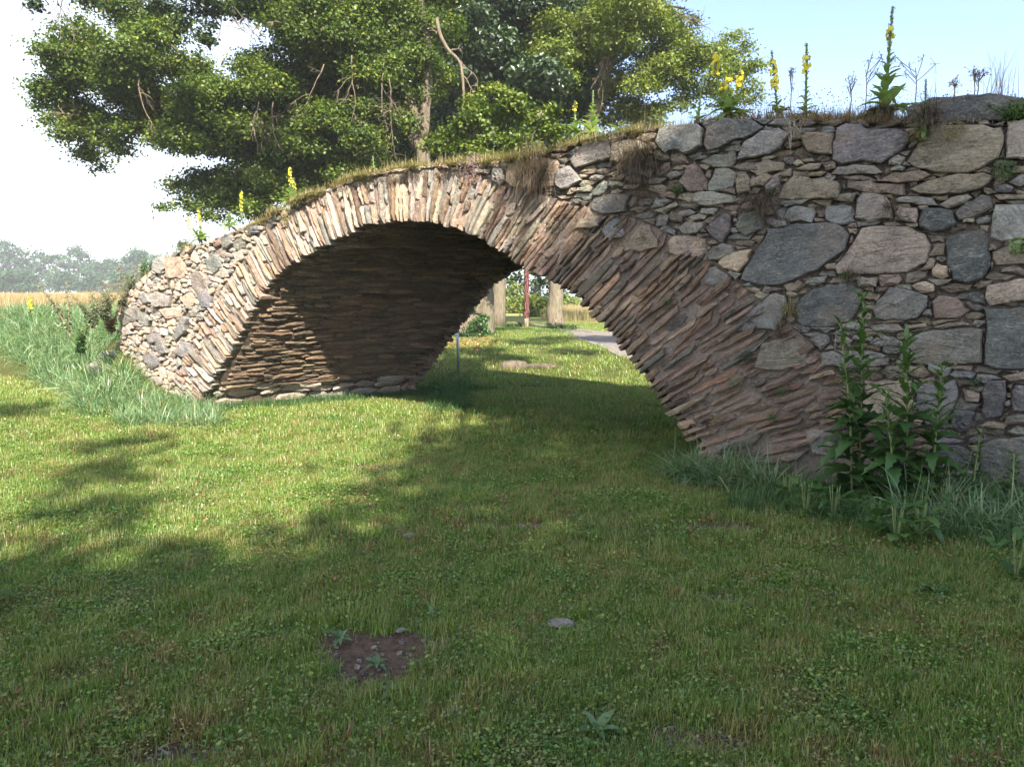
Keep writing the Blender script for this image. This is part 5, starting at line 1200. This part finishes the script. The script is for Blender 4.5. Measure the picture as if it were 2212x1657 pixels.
# broad basal leaves
LF = [leaf_shape('leaf', M['herb'], .7, d_, 1, .1, 9, t_, k + 9) for k, (d_, t_) in enumerate(((.3, .75), (.5, .9), (.2, .6)))]
rg = rnd(301); k = 0
for (px, py, n, lb) in ((1740, 1110, 9, 'clump of pale lobed leaves left of the thistles'), (1800, 1120, 10, 'clump of pale lobed leaves at the foot of the tallest thistle'), (1890, 1160, 12, 'dark clump of broad leaves between the thistle stems'), (1935, 1180, 12, 'clump of broad leaves under the leafy thistle'), (1985, 1170, 11, 'clump of broad leaves right of the leafy thistle'), (2195, 1255, 8, 'yellow-green leaves at the right edge in front of the tall grass'), (2040, 1120, 10, 'low leafy clump between the thistles and the lone thistle'), (1700, 1075, 6, 'small leafy clump among the grass below the ring foot'), (-30, 1330, 9, 'dark leafy plant cut off by the left edge')):
    g = on_ground(px, py); o = thing('broad_leaf_herb', lb, 'plant', (g[0], g[1], float(gz(g[0], g[1]))))
    for i in range(int(n * 2)):
        a = i * 2.4 + rg.uniform(-.3, .3); zz = rg.uniform(.02, .26); rr = rg.uniform(.0, .08); place(TL_[int(rg.integers(4))] if rg.random() < .6 else LF[int(rg.integers(3))], 'leaf', o, (math.cos(a) * rr, math.sin(a) * rr, zz), a, rg.uniform(-.1, .8), rg.uniform(.07, .15))
    sa_ = Acc()
    for i in range(4):
        a = i * 1.6; V, Q, T = tube([(0, 0, -.02), (math.cos(a) * .04, math.sin(a) * .04, .26)], [.006, .004], 5, False); sa_.add(V, Q, T)
    part('stems', sa_.mesh('stems', M['stem']), o, False)
for k, (px, py, s_, lb) in enumerate(((2020, 1290, .2, 'long dandelion leaf rosette at the edge of the mown grass'), (850, 1500, .13, 'upright pale leaf plant right of the large bare patch'), (815, 1440, .09, 'small grey-green rosette inside the large bare patch'), (935, 1335, .10, 'grey-leaved seedling at the right tip of the large bare patch'), (1290, 1590, .14, 'pale two-leaved mullein seedling near the bottom'), (995, 1560, .10, 'pale seedling in the grass at the bottom, left of centre'), (700, 920, .16, 'dandelion rosette at the foot of the sunlit vault wall'), (735, 1385, .10, 'round-leaved rosette at the left rim of the bare patch'), (420, 1330, .10, 'grey-green seedling in the left foreground'), (1365, 1335, .08, 'small green rosette right of the flat pale stone'), (1110, 940, .1, 'small rosette in the shade under the arch'))):
    g = on_ground(px, py); o = thing('rosette', lb, 'plant', (g[0], g[1], float(gz(g[0], g[1]))))
    n = 7 if 'two-leaved' not in lb else 4
    for i in range(n + 3): place(RL[int(rg.integers(4))], 'leaf', o, (0, 0, .005), i * 2.4 + rg.uniform(-.3, .3), rg.uniform(.2, 1.1), s_ * rg.uniform(.4, .85))

# plants growing from the joints of the wall
def hanging(label, px, py, py2, w_px, seed, mat='tangle', n=160, wd=.0032, name='hanging_plant', curl=1.0, cat='dried plant'):
    rg = rnd(seed); n = int(n * 1.5); p = fpt(px, py, .09); L = p[2] - fpt(px, py2, .05)[2]; ww = w_px / 2 * np.linalg.norm(p[:2]) / F
    P = np.zeros((n, 3)) + (rg.normal(size=(n, 1)) * ww * .5) * ES + UP * (rg.random((n, 1)) * L * .35) + NF * rg.uniform(0, .05, (n, 1))
    hd = rg.uniform(0, 6.28, n); V, Q, T, at = blades(P, hd, rg.uniform(.3, 2.4, n), L * rg.uniform(.3, 1.15, n), np.full(n, wd), rg.uniform(-.3, 2.4, n) * curl, 6, rg.uniform(.0, .9, n))
    o = link(bpy.data.objects.new(name, mesh_from(name, V, Q, T, at, M[mat], False))); o.location = p; tag(o, label, cat)
    return o
hanging('large tangle of dry stems hanging above the right half of the ring', 1155, 395, 490, 90, 1, n=700)
hanging('wispy dry growth over the round boulder', 1150, 345, 420, 70, 9, n=200, wd=.002)
hanging('second dry tangle hanging below the coping, right of the large one', 1385, 360, 470, 95, 2, n=650)
hanging('thin dry roots hanging over the grey block', 1385, 440, 560, 40, 10, n=160, wd=.002)
hanging('bundle of white bare roots hanging from the coping', 1715, 300, 370, 26, 3, 'root', 70, .006, 'white_roots', .55, 'roots')
hanging('dry tangle in the joint left of the small square stones', 1640, 445, 500, 70, 4, n=300)
hanging('dry roots running down the big dark stone', 1650, 480, 560, 60, 11, n=140, wd=.002)
hanging('small dry tuft hanging below the peaked pale stone', 1925, 455, 505, 24, 5, n=120)
hanging('dry brown clump hanging at the withered mullein', 2005, 262, 345, 40, 6, n=260)
hanging('small dry tuft on the joint above the two square stones', 1835, 600, 640, 24, 12, n=90)
hanging('dry clump hanging beside the quoin below mid height', 1685, 725, 790, 14, 13, n=60)
hanging('shaggy brown root mat under the tallest mullein', 1905, 245, 285, 60, 14, n=420)
def cushion(label, px, py, r, seed, mat='herb', off=.06, lf=.022, n=260, name='wall_plant', up=.4):
    rg = rnd(seed); p = fpt(px, py, off); d = rg.normal(size=(n, 3)); d /= np.linalg.norm(d, axis=1)[:, None]; R_ = r * np.linalg.norm(p[:2]) / F; P = d * R_ * (rg.random(n) ** .4)[:, None] * (1, .7, .9)
    V, Q, tt = leaves(P, d + rg.normal(size=(n, 3)) * .5, lf * rg.uniform(.5, 1.3, n), rg.uniform(.1, .9, n), rg, .35); o = link(bpy.data.objects.new(name, mesh_from(name, V, Q, None, dict(tint=tt), M[mat], False))); o.location = p; tag(o, label, 'plant'); return o
cushion('feathery bright green cushion below the slab near the right edge', 2168, 368, 24, 1, n=420)
cushion('small green cushion left of the grey pentagonal stones', 1463, 408, 13, 2)
cushion('dark green cushion in the hollow beside the peaked brown stone', 1665, 418, 14, 3, 'dark_or_shaded_leaf')
cushion('small green tuft in the joint under the two big blocks', 1830, 598, 15, 4, n=160)
cushion('grey-green rosette cushion low on the slate fan', 1590, 825, 18, 5, 'herb_grey', n=200)
cushion('dark cushion beside the brown quoin stone', 1612, 770, 16, 6, 'dark_or_shaded_leaf')
cushion('tiny green plant in the slates left of the quoin', 1442, 652, 8, 7, n=90)
cushion('thin green plant low in the slate fan', 1690, 845, 11, 8, n=110)
cushion('small green plant on the lowest slates', 1668, 902, 12, 9, n=120)
cushion('brown-green plant in a slate joint right of the ring edge', 1545, 905, 16, 10, 'dry_green', n=140)
cushion('dark moss cushion left of the tall quoin at the right', 2105, 828, 14, 11, 'dark_or_shaded_leaf', n=180)
cushion('broad green leaf cluster at the right edge under the brown slab', 2200, 530, 18, 12, 'mullein_leaf', lf=.09, n=30)
cushion('moss pad under the withered mullein', 1985, 296, 20, 13, 'dry_green', lf=.018, n=400)
cushion('moss rim along the top of the large brown coping stone', 2060, 285, 26, 14, 'dry_green', lf=.018, n=500)
cushion('mauve thyme cushion on the bridge top right of the crown', 1022, 362, 36, 15, 'thyme', .02, .022, 1100)
cushion('greyish stonecrop on the slates of the left shoulder', 618, 470, 15, 16, 'dry_green', .04, .03, 160)
for k, (px, py, py2, lb) in enumerate(((1705, 678, 720, 'yellow-green grass tuft hanging from the wall'), (545, 505, 545, 'hidden'))[:1]):
    hanging(lb, px, py, py2 + 20, 22, 40, 'dry_green', 120, .004, 'wall_grass', .9, 'grass tuft')
hanging('single long pale stalk hanging down beside the thistles', 1800, 790, 925, 4, 41, 'root', 4, .003, 'pale_stalk', .2, 'stalk')

# ------------------------------------------------------------------ growth on the bridge top
rg = rnd(401)
def strip(name, label, n, s0, s1, w0, w1, l0, l1, mat, wd=.004, dens=None, lean=.5, zoff=0.0, bend=.6):
    s = rg.uniform(s0, s1, n); w = rg.uniform(w0, w1, n) ** 1.0
    if dens is not None: k = rg.random(n) < dens(s, w); s, w = s[k], w[k]
    n = len(s); P = ORG + np.outer(s, ES) + np.outer(w, ED) + np.outer(top(s) - .02 + .09 * np.clip(w, 0, 1) + zoff, UP)
    V, Q, T, at = blades(P, rg.random(n) * 6.28, rg.random(n) * lean, rg.uniform(l0, l1, n) * rg.uniform(.5, 1, n), np.full(n, wd) * rg.uniform(.6, 1.5, n), rg.uniform(0, bend, n), 3, rg.random(n))
    o = link(bpy.data.objects.new(name, mesh_from(name, V, Q, T, at, M[mat], False))); tag(o, label, name.replace('_', ' '), kind='stuff'); return o
nf = lambda f, sd, lo, hi: (lambda s, w: sstep(vn(s, w * 2, f, sd), lo, hi))
strip('dry_grass', 'dry brown grass fringe along the whole bridge top', 46000, -6.1, 8.0, -.08, .6, .04, .15, 'dry', .0045, nf(4.5, 3, .4, .75), 1.5, 0, 1.0)
strip('dry_grass', 'straw-coloured overhanging grass on the arch crown', 34000, -3.0, 3.4, -.16, .15, .04, .2, 'dry_green', .005, nf(5, 5, .35, .7), 1.9, 0, 2.0)
strip('grass', 'green grass patches along the bridge top', 9000, -6.0, 7.5, .2, .9, .06, .20, 'herb_grey', .004, nf(1.1, 8, .5, .65), .7)
strip('seed_stalks', 'thin dark seed stalks along the wall top at the right', 1500, 3.0, 8.0, .1, .7, .15, .34, 'dry', .003, nf(1.5, 9, .25, .5), .45)
strip('dry_grass', 'thick brown herbage between the single mulleins', 5000, 4.2, 5.75, .0, .5, .03, .20, 'dry', .005, nf(4, 2, .2, .7), 1.3, 0, 1.6)
strip('tall_grass', 'tall straw grass on the bridge right of the pale mullein', 500, 2.7, 4.0, .3, 1.2, .2, .42, 'dry_green', .003, None, .2)
# small seed heads
n = 2600; s = rg.uniform(3.8, 7.5, n); w = rg.uniform(.1, .6, n); P = ORG + np.outer(s, ES) + np.outer(w, ED) + np.outer(top(s) + .05 + .22 * rg.random(n) ** 1.5, UP)
V, Q, tt = leaves(P, rg.normal(size=(n, 3)), rg.uniform(.008, .016, n), rg.uniform(.0, .4, n), rg, .9); o = link(bpy.data.objects.new('seed_heads', mesh_from('seed_heads', V, Q, None, dict(tint=tt), M['dry'], False))); tag(o, 'small dark seed heads among the stalks on the wall top', 'seed heads', kind='stuff')

# ------------------------------------------------------------------ lawn, tall grass, grain
rg = rnd(501)
def patch(name, n, rad, l0, l1, wd, mat, lean=.5, bend=.5, segs=2, broad=0, dryp=.0, tilt_out=False):
    a = rg.random(n) * 6.28; r = rad * rg.random(n) ** .5; P = np.stack([np.cos(a) * r, np.sin(a) * r, np.full(n, -.008)], 1); hd = a + rg.normal(size=n) * .6 if tilt_out else rg.random(n) * 6.28
    V, Q, T, at = blades(P, hd, np.abs(rg.normal(size=n)) * lean, rg.uniform(l0, l1, n), wd * rg.uniform(.6, 1.4, n), rg.uniform(0, bend, n), segs, rg.random(n)); A_ = Acc(); A_.add(V, Q, T, **at)
    if broad:
        a = rg.random(broad) * 6.28; r = rad * rg.random(broad) ** .5; P = np.stack([np.cos(a) * r, np.sin(a) * r, rg.uniform(.01, .04, broad)], 1)
        V, Q, tt = leaves(P, np.array([0, 0, 1.0]) + rg.normal(size=(broad, 3)) * .45, rg.uniform(.008, .018, broad), rg.uniform(.0, .8, broad), rg, .85); A_.add(V, Q, None, tint=tt, hgt=np.zeros(len(V)))
    o = bpy.data.objects.new(name, A_.mesh(name, mat, False)); return o
gv = [patch('lawn_patch', 110, .11, .025, .055, .004, M['lawn'], 1.0, 1.0, broad=6), patch('lawn_patch', 120, .11, .02, .045, .0038, M['lawn'], 1.0, 1.0, broad=12), patch('lawn_patch', 70, .07, .04, .085, .0048, M['lawn'], .45, .8),
      patch('clover_patch', 60, .11, .02, .05, .003, M['lawn'], .6, .6, broad=60), patch('lawn_patch', 110, .12, .02, .05, .0036, M['lawn'], 1.1, .9, broad=8),
      patch('far_lawn_patch', 60, .13, .03, .055, .008, M['lawn'], .6, .6), patch('far_lawn_patch', 50, .13, .02, .045, .009, M['lawn'], .9, .6)]
def tuft(n, l0, l1, wd, mat, br=0, sz=(.02, .035)):
    return patch('tuft', n, .045, l0, l1, wd, mat, .55, .7, 3, broad=br, tilt_out=True)
dv = [tuft(46, .03, .07, .004, M['dry_tuft']), tuft(40, .035, .085, .0048, M['lawn_tuft']), tuft(10, .02, .04, .004, M['lawn_tuft'], 34), tuft(30, .03, .06, .004, M['dry_tuft'], 8)]
def lawn_pts(n, y0, y1, wide=.84):
    y = np.sqrt(rg.uniform(y0 ** 2, y1 ** 2, n)); x = rg.uniform(-1, 1, n) * (y * wide + .5); return x, y
xs, ys, sc_ = [], [], []
for (n, y0, y1, s_) in ((11000, 1.6, 4.6, .9), (11000, 4.6, 8.5, 1.15), (9500, 8.5, 15, 1.6), (14000, 15, 36, 1.9)):
    x, y = lawn_pts(n, y0, y1); xs.append(x); ys.append(y); sc_.append(np.full(n, s_) * rg.uniform(.75, 1.25, n))
x = np.concatenate(xs); y = np.concatenate(ys); sc_ = np.concatenate(sc_)
rel_s = (x - ORG[0]) * ES[0] + (y - ORG[1]) * ES[1]; rel_n = (x - ORG[0]) * NF[0] + (y - ORG[1]) * NF[1]
det = ES[0] * ED[1] - ES[1] * ED[0]; ws = ((x - ORG[0]) * (-ES[1]) + (y - ORG[1]) * ES[0]) / det; ss = ((x - ORG[0]) * ED[1] - (y - ORG[1]) * ED[0]) / det
inwall = (ws > -.02) & (ws < WID) & (np.abs(ss) > 3.93)
keep = ~inwall & ~(pip(x, y, BANK) & (pdist(x, y, BANK) > .5)) & (bare_f(x, y) < .10 + .9 * rg.random(len(x)) ** 3.5) & ~pip(x, y, PATH_POLY) & ~((y > 26) & (x < -6))
x, y, sc_ = x[keep], y[keep], sc_[keep]
q = vn(x, y, 2.4, 31, 2); idx = np.where(q > .70, 3, np.where(q < .36, 4, rg.integers(0, 3, len(x)))); idx = np.where(rg.random(len(x)) < .25, rg.integers(0, 5, len(x)), idx); idx = np.where(y > 10.5 + rg.normal(size=len(y)), rg.integers(5, 7, len(x)), idx)
scatter('lawn_grass', np.stack([x, y, gz(x, y)], 1), rg.random(len(x)) * 6.28, sc_, idx, gv, 'short patchy mown grass with clover covering the lawn')
xx, yy = lawn_pts(4200, 2.0, 10.5); kk = (bare_f(xx, yy) < .5) & ~(pip(xx, yy, BANK)); xx, yy = xx[kk], yy[kk]
n_ = (xx - ORG[0]) * NF[0] + (yy - ORG[1]) * NF[1]; kk = n_ > .1; xx, yy = xx[kk], yy[kk]
zo = vn(xx, yy, 1.1, 61, 2); ix = np.where(zo > .55, rg.choice([0, 3, 1], len(xx)), rg.choice([1, 2, 2, 0], len(xx)))
scatter('grass_tufts', np.stack([xx, yy, gz(xx, yy)], 1), rg.random(len(xx)) * 6.28, rg.uniform(.6, 1.5, len(xx)), ix, dv, 'straw-brown and yellow-green tufts standing proud of the mown lawn')
# blue-green tall grass
def arch_patch(n, l0, l1, mat, wd=.007): return patch('tall_grass_clump', n, .16, l0, l1, wd, M[mat], .75, 3.0, 7, tilt_out=True)
rv = [arch_patch(30, .3, .6, 'reed', .014), arch_patch(28, .25, .5, 'reed', .015), arch_patch(26, .35, .7, 'reed', .012)]
P = []; 
while len(P) < 2300:
    p = np.array([rg.uniform(-17, -3.4), rg.uniform(9, 22)]); 
    if not pip(p[0], p[1], BANK): continue
    d = float(pdist(p[0], p[1], BANK)); s_ = (p - ORG[:2]) @ ES[:2]; n_ = (p - ORG[:2]) @ NF[:2]
    if d < 2.4 + 2.0 * (p[0] < -7) and (n_ > .12 or s_ < -6.9) and d > .04: P.append((p[0], p[1], float(gz(*p))))
for _ in range(170):
    p = on_ground(rg.uniform(250, 470), rg.uniform(868, 912)); P.append((p[0], p[1], float(gz(p[0], p[1]))))
P = np.array(P); scatter('tall_grass', P, rg.random(len(P)) * 6.28, rg.uniform(.6, 1.0, len(P)) * np.where(P[:, 0] > -5.9, .78, 1.15), rg.integers(0, 3, len(P)), rv, 'lush blue-green tall grass on the bank at the left foot of the bridge', rg.normal(size=(len(P), 2)) * .3)
P = []
for _ in range(1400):
    s_ = rg.uniform(3.7, 8.3); o_ = rg.uniform(.05, .30 + .75 * sstep(s_, 3.8, 6.5)); p = ORG + ES * s_ + NF * o_; pr = np.array([p[0], p[1]])
    if 4.75 < s_ < 5.75 and rg.random() < .75: continue
    if vn(p[0], p[1], 1.7, 4) < .25: continue
    P.append((p[0], p[1], float(gz(p[0], p[1]))))
P = np.array(P[:420]); scatter('tall_grass', P, rg.random(len(P)) * 6.28, rg.uniform(.55, .95, len(P)), rg.integers(0, 3, len(P)), rv, 'blue-green tall grass along the foot of the right-hand wall', rg.normal(size=(len(P), 2)) * .3)
# low weeds along the foot of the vault wall
wv = [patch('weed_patch', 20, .12, .05, .14, .005, M['herb'], .5, .6, broad=90), patch('weed_patch', 50, .12, .06, .16, .005, M['herb'], .5, .8, broad=30)]
P = []
for _ in range(420):
    w_ = rg.uniform(-.2, 4.6); s_ = -3.93 + abs(rg.normal()) * (.18 + .14 * (w_ > 2.2)); p = ORG + ES * s_ + ED * w_; P.append((p[0], p[1], float(gz(p[0], p[1]))))
for _ in range(160):
    p = on_ground(rg.uniform(935, 1010), rg.uniform(815, 880)); P.append((p[0], p[1], float(gz(p[0], p[1]))))
for _ in range(150):
    p = on_ground(rg.choice([1220, 1180, 1040, 1095]) + rg.normal() * 20, rg.uniform(703, 722), .33); P.append((p[0], p[1], float(gz(p[0], p[1]))))
for _ in range(260):
    p = ORG + ES * rg.uniform(4.6, 6.6) + NF * rg.uniform(.3, 1.3); P.append((p[0], p[1], float(gz(p[0], p[1]))))
P = np.array(P); scatter('low_weeds', P, rg.random(len(P)) * 6.28, rg.uniform(.8, 1.5, len(P)), rg.integers(0, 2, len(P)), wv, 'low leafy weeds along the foot of the vault and wall')
# grain and meadow beyond
fv = [patch('grain_patch', 60, .35, .45, .62, .012, M['wheat'], .2, .7, 3), patch('grain_patch', 60, .35, .4, .58, .012, M['wheat'], .25, .9, 3)]
P = []
n = 5200; y = np.geomspace(15, 130, n) * rg.uniform(.95, 1.05, n); x = -y * rg.uniform(.3, .75, n)
k = pip(x, y, BANK) & (pdist(x, y, BANK) > 2.8); x, y = x[k], y[k]
scatter('grain', np.stack([x, y, gz(x, y)], 1), rg.random(len(x)) * 6.28, rg.uniform(.8, 1.1, len(x)) * (1 + y / 120), rg.integers(0, 2, len(x)), fv, 'ripe golden grain standing in the field at the left')
n = 700; y = rg.uniform(38, 70, n); x = y * rg.uniform(.02, .30, n); k = ~pip(x, y, PATH_POLY) & (x > 2.2); x, y = x[k], y[k]
scatter('meadow_grass', np.stack([x, y, gz(x, y)], 1), rg.random(len(x)) * 6.28, rg.uniform(1, 1.6, len(x)), rg.integers(0, 2, len(x)), [patch('meadow_patch', 60, .5, .3, .6, .012, M['dry_green'], .3, .7, 3), patch('meadow_patch', 60, .5, .3, .5, .012, M['wheat'], .3, .7, 3)], 'tall straw-coloured meadow grass beyond the path')
a_ = Acc(); rr_ = rnd(909)
for bx, by, ra, rb in BARE[:9]:
    for _ in range(34):
        q_ = rr_.normal(size=2) * (ra, rb) * .6; x_, y_ = bx + q_[0], by + q_[1]; s_ = rr_.uniform(.003, .011); d_ = rr_.normal(size=(8, 3)); d_ /= np.linalg.norm(d_, axis=1)[:, None]
        V = np.array([(-1, -1, -1), (1, -1, -1), (1, 1, -1), (-1, 1, -1), (-1, -1, 1), (1, -1, 1), (1, 1, 1), (-1, 1, 1)]) * (1, .8, .6) * s_ + d_ * s_ * .4 + (x_, y_, float(gz(x_, y_)) - .012)
        a_.add(V, [(0, 3, 2, 1), (4, 5, 6, 7), (0, 1, 5, 4), (1, 2, 6, 5), (2, 3, 7, 6), (3, 0, 4, 7)], None, st=V, col=np.tile(rr_.uniform(.12, .34) * np.array([1, .88, .78]), (8, 1)))
o = link(bpy.data.objects.new('gravel', a_.mesh('gravel', M['wall'], False))); tag(o, 'crumbs and small pebbles on the bare soil patches', 'gravel', kind='stuff')
# fallen leaves by the stump
n = 500; P = np.array([on_ground(rg.normal() * 40 + 1010, rg.normal() * 8 + 745, .25) for _ in range(n)]); P[:, 2] = gz(P[:, 0], P[:, 1]) + .03
V, Q, tt = leaves(P, np.array([0, 0, 1.0]) + rg.normal(size=(n, 3)) * .4, rg.uniform(.05, .1, n), rg.uniform(0, .8, n), rg, .8)
t = NT('russet_leaf'); M['russet'] = t.leaf(t.mix(t.attr('tint'), (0.22, 0.09, 0.04), (0.42, 0.22, 0.10)), .2, .03)
o = link(bpy.data.objects.new('fallen_leaves', mesh_from('fallen_leaves', V, Q, None, dict(tint=tt), M['russet'], False))); tag(o, 'russet fallen leaves around the mossy stump', 'fallen leaves', kind='stuff')

# ------------------------------------------------------------------ morning haze
HAZE = 0.0007
if HAZE:
    x0, x1, y0, y1, z0, z1 = -260, 260, -40, 330, -2, 32
    V = [(a, b, c) for c in (z0, z1) for b in (y0, y1) for a in (x0, x1)]
    hz_ = link(bpy.data.objects.new('haze', mesh_from('haze', V, [(0, 2, 3, 1), (4, 5, 7, 6), (0, 1, 5, 4), (2, 6, 7, 3), (0, 4, 6, 2), (1, 3, 7, 5)], None, None, None, False)))
    t = NT('morning_haze'); pv = t.n('ShaderNodeVolumePrincipled', {'Color': (.93, .96, 1.0), 'Density': HAZE}); t.t.links.new(pv.outputs[0], t.out.inputs[1]); hz_.data.materials.append(t.m); tag(hz_, 'thin pale morning haze over the fields', 'haze', kind='stuff')
print('total tris', sum(len(o.data.loops) - 2 * len(o.data.polygons) for o in scene.objects if o.type == 'MESH'), 'objs', len(scene.objects))
